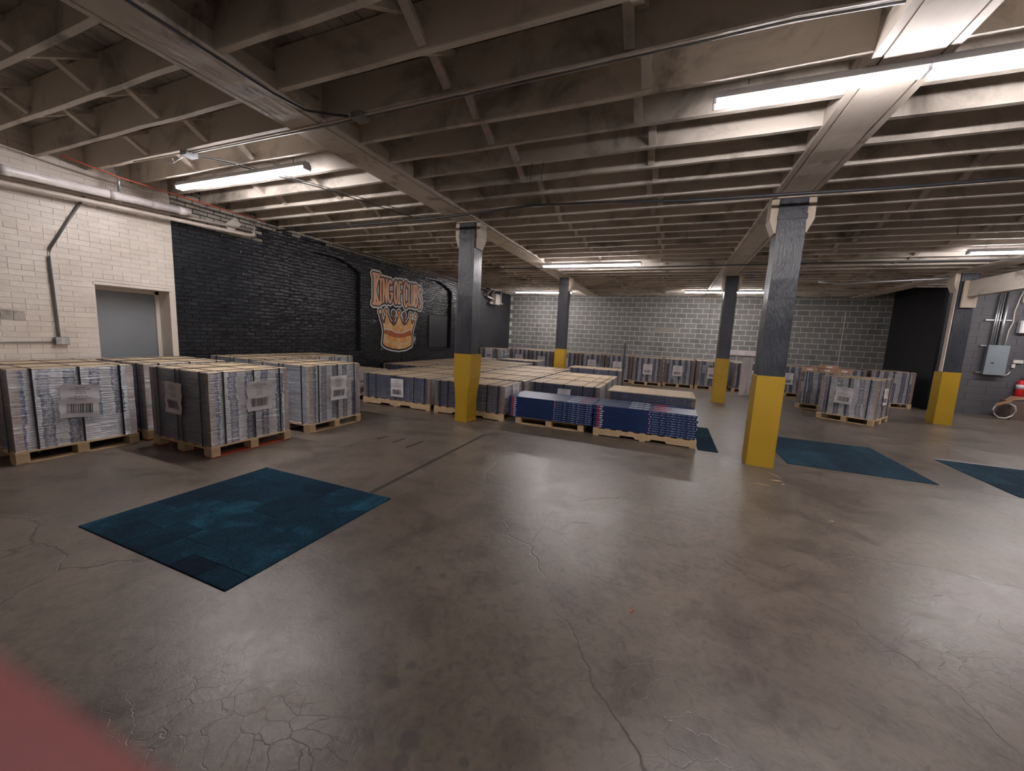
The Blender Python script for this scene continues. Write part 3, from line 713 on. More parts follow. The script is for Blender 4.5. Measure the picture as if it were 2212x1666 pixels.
fixture(.843*H,2.175*H,'nearest and brightest lit tube light under the right girder')
fixture(-1.27*H,6.165*H,'lit tube light hanging in the centre between the two front posts')
fixture(-3.18*H,9.80*H,'lit tube light in front of the left end of the block wall')
fixture(.945*H,9.62*H,'lit tube light crossing behind the fourth post at the block wall')
fixture(3.68*H,5.94*H,'lit tube light near the right edge, above the steel beam')
fixture(5.6*H,8.0*H,'lit tube light beyond the steel beam, near the grey wall')
fixture(2.6*H,-1.72*H,'lit tube light behind the viewer on the right')
fixture(3.72*H,2.18*H,'lit tube light out of view on the right')

# ------------------------------------------------------------------ pallets and loads
PM={}
def pallet_meshes(kind,w,d):
    k=(kind,round(w,3),round(d,3))
    if k in PM: return PM[k]
    r={}
    if kind=='block':
        bw_=.10
        r['deck_board']=MB().bbox(-w/2,-.046,0,w/2,.046,.018,.002).mesh('deck_board',M['pinew'])
        r['top_bearer']=MB().bbox(-.05,-d/2,0,.05,d/2,.016,.002).mesh('top_bearer',M['pinew'])
        r['block']=MB().bbox(-.05,-.07,0,.05,.07,.086,.003).mesh('block',M['pinew'])
        r['bottom_board']=MB().bbox(-w/2,-.05,0,w/2,.05,.018,.002).mesh('bottom_board',M['pinew'])
        r['bottom_red']=MB().bbox(-w/2,-.05,0,w/2,.05,.018,.002).mesh('bottom_board',M['redwood'])
    else:
        h=.12
        nt_=[(-w/2,.018),(-w/2,h)]
        nt_=[(-w/2,.018),(-w*.23,.018),(-w*.215,.05),(-w*.085,.05),(-w*.07,.018),(w*.07,.018),(w*.085,.05),(w*.215,.05),(w*.23,.018),(w/2,.018),(w/2,h),(-w/2,h)]
        r['stringer']=MB().prism(nt_,-.019,.019,'y').mesh('stringer',M['pinew'])
        r['deck_board']=MB().bbox(-.045,-d/2,0,.045,d/2,.016,.002).mesh('deck_board',M['pinew'])
        r['bottom_board']=MB().bbox(-.045,-d/2,0,.045,d/2,.018,.002).mesh('bottom_board',M['pinew'])
    PM[k]=r; return r
def add_pallet(root,kind,w,d,full=True,red=False):
    """the pallet is the part; its boards and blocks are sub-parts"""
    r=pallet_meshes(kind,w,d)
    if kind=='block':
        p=ob('pallet',r['top_bearer'],root,(0,0,.104))
        q=lambda n,m,l: ob(n,m,p,(l[0],l[1],l[2]-.104))
        for x in (-w/2+.05,w/2-.05): q('top_bearer',r['top_bearer'],(x,0,.104))
        for y in np.linspace(-d/2+.046,d/2-.046,7 if full else 4): q('deck_board',r['deck_board'],(0,float(y),.120))
        for y in (-d/2+.07,0,d/2-.07):
            for x in (-w/2+.05,0,w/2-.05): q('block',r['block'],(x,y,.018))
            m=q('bottom_board',r['bottom_red'] if red else r['bottom_board'],(0,y,0))
    else:
        p=ob('pallet',r['stringer'],root,(0,0,0))
        for y in (-d/2+.019,d/2-.019): ob('stringer',r['stringer'],p,(0,y,0))
        for x in np.linspace(-w/2+.05,w/2-.05,9 if full else 5): ob('deck_board',r['deck_board'],p,(float(x),0,.12))
        for x in (-w/2+.05,-w*.15*0,w/2-.05): ob('bottom_board',r['bottom_board'],p,(x,0,0))
    return p
LM={}
def load_meshes(key,w,d,h,lay,ncol,mats):
    if key in LM: return LM[key]
    r={}; rr=random.Random(len(LM)+3)
    zs=.138; n=int((h-zs-.02)/lay); cw=(w-.03)/ncol
    b=MB()
    for i in range(n):
        z0=zs+i*lay
        for c in range(ncol):
            jy_=rr.uniform(-.003,.003); jx=rr.uniform(-.001,.001); x0=-w/2+.015+c*cw
            b.box(x0+.001+jx,-d/2+.014+jy_,z0+.001,x0+cw-.001+jx,d/2-.014+jy_,z0+lay-.0015,[1,1,0,1,0,1])
    r['cartons']=b.mesh('cartons',mats); zt=zs+n*lay; r['zt']=zt; r['zs']=zs
    # cover boards
    nb=6 if d<1.1 else 7; bd=(d-.02)/nb
    r['cover_board']=MB().bbox(-w/2+.008,-bd/2+.003,0,w/2-.008,bd/2-.003,.014,.002).mesh('cover_board',M['topboard']); r['nb']=nb; r['bd']=bd
    t=.005; L_=.065
    b=MB(); b.prism([(0,0),(L_,0),(L_,t),(t,t),(t,L_),(0,L_)],zs-.01,zt,'z'); r['corner_post']=b.mesh('corner_post',M['corner'])
    # straps as closed loops
    o_=.004; sw=.009
    b=MB(); X0,X1,Z0,Z1=-w/2-o_,w/2+o_,.10,zt+.016
    b.box(X0,-sw,Z1,X1,sw,Z1+.003); b.box(X0,-sw,Z0,X0+.003,sw,Z1); b.box(X1-.003,-sw,Z0,X1,sw,Z1); b.box(X0,-sw,Z0-.003,X1,sw,Z0); r['strap_x']=b.mesh('strap',M['strap'])
    b=MB(); X0,X1=-d/2-o_,d/2+o_
    b.box(-sw,X0,Z1,sw,X1,Z1+.003); b.box(-sw,X0,Z0,sw,X0+.003,Z1); b.box(-sw,X1-.003,Z0,sw,X1,Z1); b.box(-sw,X0,Z0-.003,sw,X1,Z0); r['strap_y']=b.mesh('strap',M['strap'])
    # wrap shell, four sides plus a narrow turned-over lip
    b=MB(); e=.001; a,c=w/2+e,d/2+e; z0,z1=zs-.012,zt+.010; l=.05
    b.add([(-a,-c,z0),(a,-c,z0),(a,c,z0),(-a,c,z0),(-a,-c,z1),(a,-c,z1),(a,c,z1),(-a,c,z1),(-a+l,-c+l,zt+.0165),(a-l,-c+l,zt+.0165),(a-l,c-l,zt+.0165),(-a+l,c-l,zt+.0165)],
          [(0,1,5,4),(1,2,6,5),(2,3,7,6),(3,0,4,7),(4,5,9,8),(5,6,10,9),(6,7,11,10),(7,4,8,11)]); r['wrap']=b.mesh('wrap',M['wrap'])
    LM[key]=r; return r
def wavef(x,z,s): return .006*math.sin(z*38+s)+.004*math.sin(x*21+z*9+s*2)
def make_label(w,h,s,bars=True):
    b=MB(); nx,nz=6,10; V=[]
    for j in range(nz+1):
        for i in range(nx+1):
            x=-w/2+w*i/nx+.004*math.sin(j*1.3+s); z=-h/2+h*j/nz; V.append((x,-.012-wavef(x,z,s),z))
    F=[(j*(nx+1)+i,j*(nx+1)+i+1,(j+1)*(nx+1)+i+1,(j+1)*(nx+1)+i) for j in range(nz) for i in range(nx)]
    b.add(V,F); pap=b.mesh('shipping_label',M['paper'],True)
    def q(b,x0,x1,z0,z1):
        n=4
        for k in range(n):
            a,c=z0+(z1-z0)*k/n,z0+(z1-z0)*(k+1)/n; e=lambda x,z:(x,-.0145-wavef(x,z,s),z)
            b.add([e(x0,a),e(x1,a),e(x1,c),e(x0,c)],[(0,1,2,3)])
    tb=MB(); rr=random.Random(int(s*10))
    zz=h*.42
    for k in range(7 if bars else 9):
        L=w*rr.choice([.35,.3,.62,.28,.5]); cx=0; x=-L/2
        while x<L/2:
            e=min(x+rr.uniform(.012,.035),L/2); q(tb,x,e,zz-.007,zz); x=e+.006
        zz-=.021 if k!=3 else .034
    bb_=None
    if bars:
        bb_=MB(); x=-w*.33
        while x<w*.33:
            t=rr.choice([.003,.006,.009]); q(bb_,x,x+t,-h*.36,-h*.08); x+=t+rr.choice([.004,.006,.008])
    return pap,tb.mesh('printed_lines',M['inkgrey']),bb_.mesh('barcode',M['ink']) if bars else None
LBL=[make_label(.32,.375,s) for s in (.3,1.7,3.1,4.4)]; LBLP=make_label(.27,.21,2.2,False)
def put_label(root,x,z,side,off,k,rz=0.):
    pap,tx,bc=LBLP if k is None else LBL[k%4]
    rot={'-y':0,'+x':math.pi/2,'-x':-math.pi/2,'+y':math.pi}[side]
    loc={'-y':(x,-off,z),'+x':(off,x,z),'-x':(-off,-x,z),'+y':(-x,off,z)}[side]
    p=ob('shipping_label',pap,root,loc,(0,rz,rot))
    t=ob('printed_lines',tx,p); tag(t,kind='stuff')
    if bc: t=ob('barcode',bc,p); tag(t,kind='stuff')
    return p
def load(name,x,y,rz,label,cat='pallet load',group=None,w=1.0,d=1.17,h=1.022,style='ends',full=True,labels=(),red=False,straps=True,posts=True,zs=1.0):
    root=empty(name,(x,y,0),rz); tag(root,label,cat,group)
    if style=='ends': lm=load_meshes(('e',w,d,h),w,d,h,.0267,6,[M['cend'],M['cside']]); pk='block'
    elif style=='endsg': lm=load_meshes(('g',w,d,h),w,d,h,.0267,6,[M['cend'],M['csideg']]); pk='block'
    else: lm=load_meshes(('s',round(w,2),round(d,2),h),w,d,h,.0385,1,[M['cnavy'],M['cend']]); pk='stringer'
    add_pallet(root,pk,w+.02,d+.02,full,red)
    c=ob('cartons',lm['cartons'],root); tag(c,kind='stuff')
    for i in range(lm['nb']): ob('cover_board',lm['cover_board'],root,(0,-d/2+.01+lm['bd']*(i+.5),lm['zt']+.001))
    if posts:
        for sx,sy,a in ((-1,-1,0),(1,-1,math.pi/2),(1,1,math.pi),(-1,1,-math.pi/2)):
            ob('corner_post',lm['corner_post'],root,(sx*(w/2+.0),sy*(d/2+.0),0),(0,0,a))
    ob('wrap',lm['wrap'],root)
    if straps:
        if style in('ends','endsg'):
            for y_ in (-d*.36,-.04,.05,d*.36): ob('strap',lm['strap_x'],root,(0,y_,0))
            for x_ in (-w*.34,w*.02,w*.37): ob('strap',lm['strap_y'],root,(x_,0,0))
        else:
            for x_ in (-w*.42,-w*.30,0,w*.27,w*.42): ob('strap',lm['strap_y'],root,(x_,0,0))
    for l in labels: put_label(root,*l)
    return root
R90=math.pi/2
# tall loads by the left wall (stripes face the aisle)
def left(xr,y0,y1,label,**k):
    w=(y1-y0)*H; d=1.145
    return load('pallet_load',(xr*H-d/2-.01),(y0+y1)/2*H,R90,label,group=None,w=1.0,d=d,**k)
left(-3.855,1.05,1.68,'tall wrapped load nearest the left edge, under the grey door wall',labels=[(0.0,.62,'-y',.59,0,.10)],red=False)
left(-3.865,1.745,2.375,'tall wrapped load squeezed behind, between the left edge load and the red-railed load',red=True,labels=[(.1,.6,'-y',.59,1)])
left(-3.0,1.71,2.345,'tall wrapped load on a red-edged pallet with two crumpled labels, front of the left group',red=True,labels=[(.07,.68,'-y',.59,1),(-.06,.66,'-x',.515,2,.03)])
left(-3.005,2.55,3.18,'tall wrapped load at the right end of the left group, label facing the aisle',labels=[(.02,.64,'-y',.59,2),(-.3,.66,'-x',.515,1)])
left(-3.845,2.64,3.27,'tall wrapped load against the black wall, just past the grey door')
left(-3.845,3.31,3.94,'tall wrapped load against the black wall, behind the right end of the left group')
# low wide loads in the middle block
def low(c,r,x0,x1,y0,label,dep=.60,labels=(),full=False,h=.684,straps=True):
    w=(x1-x0)*H-.03; d=dep*H
    return load('low_pallet_load',(x0+x1)/2*H,(y0+dep/2)*H,0,label,w=round(w,2),d=round(d,2),h=h,style='long',full=full,labels=labels,straps=straps)
rown=['front','second','third','fourth','fifth','sixth','seventh']
for r in (0,2,3,4,5,6):
    y=4.035+.66*r
    low(0,r,-4.56,-3.85,y,'low wrapped load by the black wall, %s row of the middle block'%rown[r],full=r==0,dep=.6)
for r in range(6):
    y=4.035+.66*r
    low(1,r,-3.77,-2.70,y,('low wrapped load with one large label, left end of the visible front row' if r==0 else 'low wrapped load in the column left of the twisted yellow guard, %s row'%rown[r]),full=r==0,labels=[(.05,.40,'-y',.485,3)] if r==0 else ())
for r in range(5):
    y=4.035+.66*r if r else 4.035
    low(2,r,-2.645,-1.70,y,('shiny low wrapped load right behind the twisted yellow guard' if r==0 else 'low wrapped load directly behind the twisted yellow guard, %s row'%rown[r]),full=r==0,dep=.56 if r==0 else .60,labels=[(-.02,.50,'+x',.80,0)] if r==0 else ())
for r in range(3):
    y=4.75+.60*r
    low(3,r,-1.665,-.735,y,('low wrapped load with a blank landscape label, behind the left stack of navy cartons' if r==0 else 'low wrapped load two rows behind the left navy stack' if r==1 else 'low wrapped load three rows behind the left navy stack'),full=r==0,dep=.535,labels=[(.02,.46,'-y',.435,None)] if r==0 else ())
low(3,4,-1.80,-.78,7.33,'lone low load beyond the middle block, left of the standing metal post',h=.73)
low(1,7,-3.65,-2.68,8.15,'lone low load beyond the gap at the back of the middle block',h=.70)
o=low(4,0,-.645,.32,4.60,'low load topped with long pine planks, behind the right stack of navy cartons',dep=.60,full=True,straps=False)
# long pine planks lying on it come as its cover; back row against the block wall
def backload(x0,y0,label,w=1.0,**k):
    return load('pallet_load',x0*H+w/2+.01,y0*H+.6,0,label,w=w,**k)
backload(-4.57,8.80,'dark tall load in the far left corner beside the black wall',style='endsg',labels=[(.1,.82,'-y',.59,3)],full=False)
kx=['first','second','third','fourth','fifth','sixth','seventh','eighth']
pos=[(-3.86,9.75),(-3.19,9.42),(-2.73,9.42),(-2.07,9.40),(-1.42,9.38),(-.755,9.40),(-.09,9.38),(.575,9.44),(1.245,9.46),(1.905,9.44)]
pos=[(-3.90,9.60),(-3.24,9.46),(-2.58,9.44),(-1.92,9.44),(-1.33,9.40),(-.755,9.22),(-.09,9.34),(.575,9.42),(1.30,9.46),(1.95,9.44)]
pos=[(-4.0,9.66),(-3.35,9.46),(-2.705,9.44),(-2.055,9.42),(-1.405,9.38),(-.755,9.22),(-.09,9.36),(.575,9.42),(1.30,9.46),(1.95,9.44)]
txt=['tall striped load second from the far left corner, in front of the block wall','tall striped load third from the far left corner, in front of the block wall',
 'tall striped load in front of the block wall, partly behind the thin far post','tall striped load just right of the thin far post',
 'tall striped load with a label, between the thin far post and the standing metal post','shiny striped load just right of the standing metal post',
 'striped load with a wrinkled label, second right of the standing metal post','striped load left of the fourth post, under the pull chain',
 'striped load behind the whitewashed boards, right of the fourth post','striped load seen just right of the nearest post']
for i,(x,y) in enumerate(pos):
    backload(x,y,txt[i],full=i>4,labels=[(.02 if i%2 else -.05,.60,'-y',.59,i)])
# loads at the right
def rot_load(fx,fy,deg,label,w=1.0,d=1.17,**k):
    a=math.radians(deg); X=Vector((math.cos(a),math.sin(a))); Y=Vector((-math.sin(a),math.cos(a)))
    c=Vector((fx*H,fy*H))-X*(w/2+.01)+Y*(d/2+.01)
    return load('pallet_load',c.x,c.y,a,label,w=w,d=d,**k)
rot_load(2.62,6.58,-33,'tall load standing alone at an angle in the right aisle, grey side showing',style='endsg',labels=[(-.05,.60,'-y',.59,0,.04),(.05,.62,'+x',.505,2)])
q2=rot_load(2.66,7.66,-17,'tall load topped with flat kraft boxes, behind the angled load in the right aisle',labels=[(.15,.60,'-y',.59,1)])
rot_load(4.14,9.15,-1,'pale striped load in the far right corner by the dark wall',h=1.075,red=False)
rot_load(3.46,9.20,1,'pale striped load beside the far right corner load',h=1.05)

# kraft boxes lying flat on the load
zt=LM[('e',1.0,1.17,1.022)]['zt']+.020
bx=[((-.31,-.40,0),.34,.30,.095,4,'flat kraft box with a white label, left front of the pile'),((.08,-.38,0),.36,.30,.09,-5,'lower kraft box with a label, middle of the pile'),
    ((.08,-.36,.098),.38,.34,.085,6,'topmost kraft box of the pile on the wrapped load'),((.36,-.02,0),.36,.32,.08,22,'kraft box lying at a slant on the right of the pile'),((-.1,.05,0),.4,.36,.11,-10,'plain kraft box at the back of the pile')]
c=Vector(q2.location); a0=q2.rotation_euler.z
for (lx,ly,lz),w_,d_,h_,dg,lb in bx:
    p=Matrix.Rotation(a0,4,'Z')@Vector((lx,ly,0))
    o=empty('kraft_box',(c.x+p.x,c.y+p.y,zt+lz),a0+math.radians(dg)); tag(o,lb,'box','kraft boxes on the right pallet load')
    ob('carton_body',MB().bbox(-w_/2,-d_/2,0,w_/2,d_/2,h_,.003).mesh('carton_body',M['kraft']),o)
    for s_ in (-1,1): ob('flap',MB().box(-w_/2+.003,min(s_*.004,s_*d_/2*.98),h_,w_/2-.003,max(s_*.004,s_*d_/2*.98),h_+.004).mesh('flap',M['kraft']),o)
    ob('box_label',MB().box(-.06,-d_/2-.002,h_*.3,.06,-d_/2,h_*.75).mesh('box_label',M['paper']),o)

# ------------------------------------------------------------------ two open stacks of navy cartons
def open_pallet(x0,x1,y0,d,kind,label):
    w=(x1-x0)*H; o=empty('wooden_pallet',((x0+x1)/2*H,y0*H+d/2,0)); tag(o,label,'pallet'); add_pallet(o,kind,w,d,True); return o
open_pallet(-1.55,-.775,4.025,.86,'block','pine block pallet under the left stack of navy cartons')
open_pallet(-.668,.317,4.005,.84,'stringer','pine pallet with notched side boards under the right stack of navy cartons')
def text_mesh(name,body,size,ext=.0008,shear=.25,off=.006):
    c=D_.curves.new(name,'FONT'); c.body=body; c.size=size; c.extrude=ext; c.shear=shear; c.offset=off; c.align_x='CENTER'
    o=D_.objects.new(name,c); COL.objects.link(o); dg=bpy.context.evaluated_depsgraph_get(); me=D_.meshes.new_from_object(o.evaluated_get(dg)); COL.objects.unlink(o); D_.objects.remove(o); return me
def front_print(L,h,rr):
    """small pale print along the front edge of a carton"""
    b=MB(); y=-.0012; zc=h*.5
    x=L*.085
    b.lathe([(.008,0),(.008,.001)],0,0,10,0,Matrix.Translation((x-.028,0,zc))@Matrix.Rotation(R90,4,'X'))
    segs=[(.0,.055,.008),(.065,.12,.006),(.16,.18,.014),(.185,.22,.005),(.26,.275,.013),(.28,.315,.004),(.33,.37,.012),(.375,.41,.005),(.435,.452,.015),(.455,.49,.006),(.51,.53,.013),(.535,.57,.004),(.60,.65,.009),(.665,.72,.008)]
    for a,c,t in segs:
        xa=x+a*L*.56; xc=x+c*L*.56; n=max(1,int((xc-xa)/.012)); st=(xc-xa)/n
        for k in range(n): t_=t*.62; b.box(xa+k*st,y,zc-t_/2+rr.uniform(-.002,.002),xa+k*st+st*.85,0,zc+t_/2)
    return b
def carton_stack(x0,x1,y0,zb,n,nd,dd,h,side,seed):
    rr=random.Random(seed); L=(x1-x0)*H
    body_=[MB().bbox(-L/2,-dd/2+.001,0,L/2,dd/2-.001,h-.0015,.0015).mesh('carton_body',M['navy'])]
    fp=front_print(L,h,rr).mesh('front_print',M['whiteink'])
    b=MB().box(-L*.466,-.0012,h*.2,-L*.438,0,h*.75); lr=b.mesh('red_logo',M['redink'])
    b=MB().box(-L*.436,-.0012,h*.25,-L*.405,0,h*.7); lw=b.mesh('white_logo',M['whiteink'])
    rd=MB().box(L*.085-.046,-.0014,h*.2,L*.085-.037,0,h*.8).mesh('red_tick',M['redink'])
    t1=text_mesh('top_word','PLANKS',.085); t2=text_mesh('top_word_red','CORE',.085)
    names=['topmost','second from top','third from top','fourth from top','fifth from top','sixth from top','seventh from top','eighth from top','ninth from top','bottom']
    rown_=['front','second','third','rear']
    for i in range(n):
        z=zb+i*h
        for k in range(nd):
            dx=rr.uniform(-.015,.015)*(1 if side=='right' else .4); lvl=names[n-1-i] if i else 'bottom'
            cb=empty('navy_carton',((x0+x1)/2*H+dx,y0*H+dd*(k+.5),z)); tag(cb,'long navy carton, %s, in the %s row of the %s open stack'%(lvl,rown_[k],side),'carton','navy cartons on the %s open pallet'%side)
            ob('carton_body',body_[0],cb)
            if k==0:
                q=ob('front_print',fp,cb,(0,-dd/2+.001,0)); tag(q,'row of small pale print',kind='stuff')
                for m_,nm in ((lr,'red_logo'),(lw,'white_logo'),(rd,'red_tick')): ob(nm,m_,cb,(0,-dd/2+.001,0))
            if i==n-1:
                sx=L*.02 if side=='right' else L*.26
                q=ob('top_word',t1,cb,(sx-(.10 if side=='right' else 0),0.035,h-.0012),(0,0,math.pi)); q2_=ob('top_word',t2,cb,(sx+.24 if side=='right' else sx+.30,.035,h-.0012),(0,0,math.pi))
                if side=='left': q.scale=(.6,.6,1); q2_.scale=(.6,.6,1); q2_.location.x=sx+.20
                q.data.materials.clear(); q.data.materials.append(M['whiteink']); q2_.data.materials.clear(); q2_.data.materials.append(M['redink'])
carton_stack(-1.635,-.685,4.01,.141,10,4,.205,.0365,'left',5)
carton_stack(-.672,.305,4.00,.139,11 if False else 10,4,.20,.0375,'right',6)

# ------------------------------------------------------------------ carpets
def rug(x0,x1,y0,y1,nx,ny,mat,label,seed):
    rr=random.Random(seed); o=empty('carpet',((x0+x1)/2*H,(y0+y1)/2*H,0)); tag(o,label,'rug')
    W=(x1-x0)*H/nx; Dp=(y1-y0)*H/ny; Hh=(y1-y0)*H
    ms={}
    for i in range(nx):
        y=-Hh/2; first=True; ofs=rr.choice([.5,1,.75,.3])*Dp
        while y<Hh/2-.01:
            e=min(y+(ofs if first else Dp),Hh/2)
            if Hh/2-e<Dp*.2: e=Hh/2
            first=False; L=round(e-y,3)
            if L not in ms: ms[L]=MB().bbox(-W/2+.0006,-L/2+.0006,0,W/2-.0006,L/2-.0006,.009,.002).mesh('carpet_tile',mat)
            ob('carpet_tile',ms[L],o,(-(x1-x0)*H/2+(i+.5)*W,(y+e)/2,0)); y=e
    return o
rug(-2.515,-1.45,.845,1.775,6,3,M['carpet'],'large square blue patchwork carpet in the left foreground',1)
rug(1.04,2.03,3.935,5.075,5,3,M['carpetd'],'blue carpet just right of the nearest post',2)
rug(2.455,3.47,3.91,4.895,5,3,M['carpetd'],'blue carpet cut off by the right edge of the view',3)
rug(.33,.505,3.975,5.08,1,2,M['carpetd'],'dark blue carpet strip beside the right stack of navy cartons',4)

# ------------------------------------------------------------------ floor tape and litter
def tape(x0,y0,x1,y1,wd,label,nm='floor_tape'):
    a=math.atan2(y1-y0,x1-x0); L=math.hypot(x1-x0,y1-y0)*H; o=ob(nm,MB().box(-L/2,-wd/2,0,L/2,wd/2,.0012).mesh(nm,M['tape']),None,((x0+x1)/2*H,(y0+y1)/2*H,0.0003),(0,0,a)); tag(o,label,'tape'); return o
tape(-1.613,1.79,-1.627,3.42,.045,'long black tape line running from the foreground carpet towards the twisted guard')
q=tape(2.47,4.925,3.6,4.925,.05,'pale strip along the far edge of the carpet at the right edge of the view'); q.data.materials[0]=M['whiteboard']  # flat pale strip beside the carpet; only its shape follows the black tapes
tape(-2.39,2.74,-2.37,2.85,.035,'shortest black tape dash, leftmost of three')
tape(-2.20,2.71,-2.19,2.87,.035,'middle black tape dash of three')
tape(-2.01,2.66,-2.0,2.88,.035,'longest black tape dash, rightmost of three')
def splinter(x,y,L,a,label,mt='pinew',wd=.012):
    o=ob('wood_splinter',MB().prism([(-L/2,0),(L*.2,-wd/2),(L/2,0),(L*.1,wd/2)],0,.006,'z').mesh('wood_splinter',M[mt]),None,(x*H,y*H,.0005),(0,0,math.radians(a))); tag(o,label,'splinter','wood scraps on the floor')
splinter(.855,3.51,.20,-60,'longest pale splinter by the foot of the nearest post')
splinter(.83,3.37,.13,10,'pale flat splinter in front of the nearest post',wd=.03)
splinter(.72,3.225,.15,-15,'thin splinter left of the others near the nearest post')
splinter(.86,3.30,.05,40,'small chip among the splinters near the nearest post')
splinter(-.04,1.41,.05,70,'tiny orange chip alone on the open floor','orange')
splinter(.97,2.72,.05,20,'pale chip on the open floor right of the centre')

# ------------------------------------------------------------------ pipes, conduits and boxes
def pipe(name,pts,r,mt,label,cat,n=10,smooth=True):
    o=ob(name,MB().tube([(a*H,c*H,z*H) for a,c,z in pts],r,n).mesh(name,M[mt],smooth)); tag(o,label,cat); return o
wp=empty('white_drain_pipe',(-4.45*H,1.8*H,2.0*H)); tag(wp,'thick white plastic pipe with capped end high on the left wall','pipe')
def wpo(nm,b,mt): return ob(nm,b.mesh(nm,M[mt],True),wp,(4.45*H,-1.8*H,-2.0*H))
wpo('pipe_run',MB().tube([(-4.45*H,-1.0*H,1.88*H),(-4.45*H,2.46*H,2.025*H)],.052,18),'whitepipe')
for y in (1.31,1.90,2.18,2.40):
    z=(1.88+.0419*(y+1))*H; wpo('coupling',MB().tube([(-4.45*H,y*H-.05,z-.002),(-4.45*H,y*H+.05,z+.002)],.058,18),'whitepipe')
b=MB().box(-4.45*H-.012,1.93*H,2.0*H-.065,-4.45*H+.012,1.93*H+.03,2.0*H+.5); wpo('hanger',b,'steel')
pipe('cream_pipe',[(-4.5,-1,1.80),(-4.5,1.28,1.895),(-4.5,3.04,1.965),(-4.5,3.12,1.975),(-4.5,3.13,2.0),(-4.5,3.13,2.13)],.028,'creampipe','thinner cream painted pipe under the white one, turning up at its end','pipe')
pipe('cream_pipe',[(-4.53,-1,1.86),(-4.53,2.4,1.99),(-4.53,3.1,2.03)],.016,'creampipe','narrow cream line tucked between the two wall pipes','pipe')
pipe('orange_tube',[(-4.3,1.55,2.155),(-4.33,1.9,2.13),(-4.36,2.5,2.13),(-4.4,3.2,2.14)],.008,'orange','thin orange tube above the white wall pipe','pipe')
pipe('wall_conduit',[(-4.585,1.77,1.96),(-4.585,1.545,1.50),(-4.585,1.535,1.42),(-4.585,1.545,.79)],.014,'greycond','grey conduit dropping down the cream wall to an outlet','conduit')
pipe('wall_conduit',[(-4.585,.9,.765),(-4.585,1.51,.765)],.009,'greycond','thin level conduit entering the outlet from the left','conduit')
o=empty('outlet_box',(-4.595*H,1.555*H,.745*H)); tag(o,'grey metal double outlet on the cream wall left of the door','outlet')
ob('outlet_housing',MB().bbox(0,-.065,0,.05,.065,.10,.006).mesh('outlet_housing',M['greycond']),o); ob('cover_plate',MB().bbox(.05,-.06,.005,.054,.06,.095,.002).mesh('cover_plate',M['steel']),o)
for z in (.028,.072): ob('receptacle',MB().lathe([(.018,0),(.018,.004)],0,0,12,0,Matrix.Translation((.054,0,z))@Matrix.Rotation(R90,4,'Y')).mesh('receptacle',M['cream']),o)
b=MB().box(0,-.05,0,.004,.05,.10); 
for x,y,z in ((-4.60,1.352,.93),(-4.60,1.29,.935)):
    o=ob('vent_patch',MB().box(.004,-.045,0,.011,.045,.115).mesh('vent_patch',M['brickg']),None,(x*H,y*H,z*H)); tag(o,'small grey rough patch on the cream wall, %s'%('above the thin conduit' if y>1.3 else 'at the left edge'),'patch')
o=ob('loose_cover_plate',MB().bbox(-.006,-.13,-.075,.014,.13,.075,.004).mesh('loose_cover_plate',M['cream']),None,(-4.555*H,2.93*H,2.045*H),(.75,0,0)); tag(o,'tilted pale metal plate above the end of the cream pipe','plate')
# paired ceiling conduit crossing below the joists
pipe('ceiling_conduit',[(-3.9,1.80,2.163),(-3.3,1.81,2.160),(-1.9,1.80,2.152),(-.9,1.79,2.158),(.3,1.76,2.160),(.62,1.79,2.165)],.009,'creampipe','long grey conduit crossing under the joists from the left lamp to the right girder','conduit')
pipe('ceiling_conduit',[(-3.25,1.835,2.162),(-1.9,1.83,2.154),(-.9,1.82,2.160),(.3,1.79,2.162),(.62,1.82,2.165)],.008,'greycond','dark twin of the conduit crossing under the joists','conduit')
pipe('girder_cable',[(-1.965,-.5,2.150),(-1.965,.9,2.150),(-1.975,1.5,2.150),(-1.95,1.66,2.150),(-1.85,1.73,2.150),(-1.76,1.78,2.150)],.010,'darkcable','dark cable following the edge of the left girder','cable')
pipe('heavy_conduit',[(-4.5,3.40,2.10),(-3.5,3.44,2.105),(-2.3,3.40,2.10),(-1.7,3.33,2.10),(-1.2,3.28,2.105),(-.6,3.36,2.11),(0,3.47,2.11),(.7,3.47,2.10),(1.3,3.50,2.10),(2.2,3.52,2.11),(4.5,3.5,2.12)],.018,'darkcable','thick dark conduit sagging across the ceiling in front of the two nearest post tops','conduit')
def jbox(x,y,z,lab,s=.055,mt='greycond'):
    o=empty('junction_box',(x*H,y*H,z*H-.05)); tag(o,lab,'junction box'); ob('box_body',MB().bbox(-s,-s,0,s,s,.05,.004).mesh('box_body',M[mt]),o); ob('box_cover',MB().bbox(-s-.004,-s-.004,-.004,s+.004,s+.004,0,.002).mesh('box_cover',M[mt]),o)
jbox(-1.70,1.80,2.165,'junction box on the ceiling conduit right of the left girder')
jbox(-3.28,1.83,2.172,'junction box above the left lamp',.06,'steel')
pipe('lamp_cable',[(-3.28,1.88,2.166),(-3.2,2.0,2.168),(-2.9,2.6,2.168),(-2.6,3.3,2.14),(-2.5,3.6,2.15)],.006,'darkcable','thin dark wire running back from the junction box above the left lamp','cable')
pipe('lamp_cable',[(-3.26,1.88,2.166),(-3.15,2.0,2.170),(-2.85,2.6,2.170),(-2.5,3.3,2.145)],.006,'greycond','thin pale wire running back beside the dark one','cable')
pipe('looped_wire',[(-3.34,1.82,2.14),(-3.38,1.79,2.10),(-3.42,1.80,2.13),(-3.46,1.83,2.12),(-3.52,1.80,2.11)],.007,'whitemetal','white looped wire hanging off the junction box','cable')
pipe('far_conduit',[(-4.45,4.2,2.12),(-4.45,6,2.12),(-4.45,8,2.12),(-4.45,9.4,2.10)],.018,'darkcable','dark pipe along the top of the black wall','pipe')
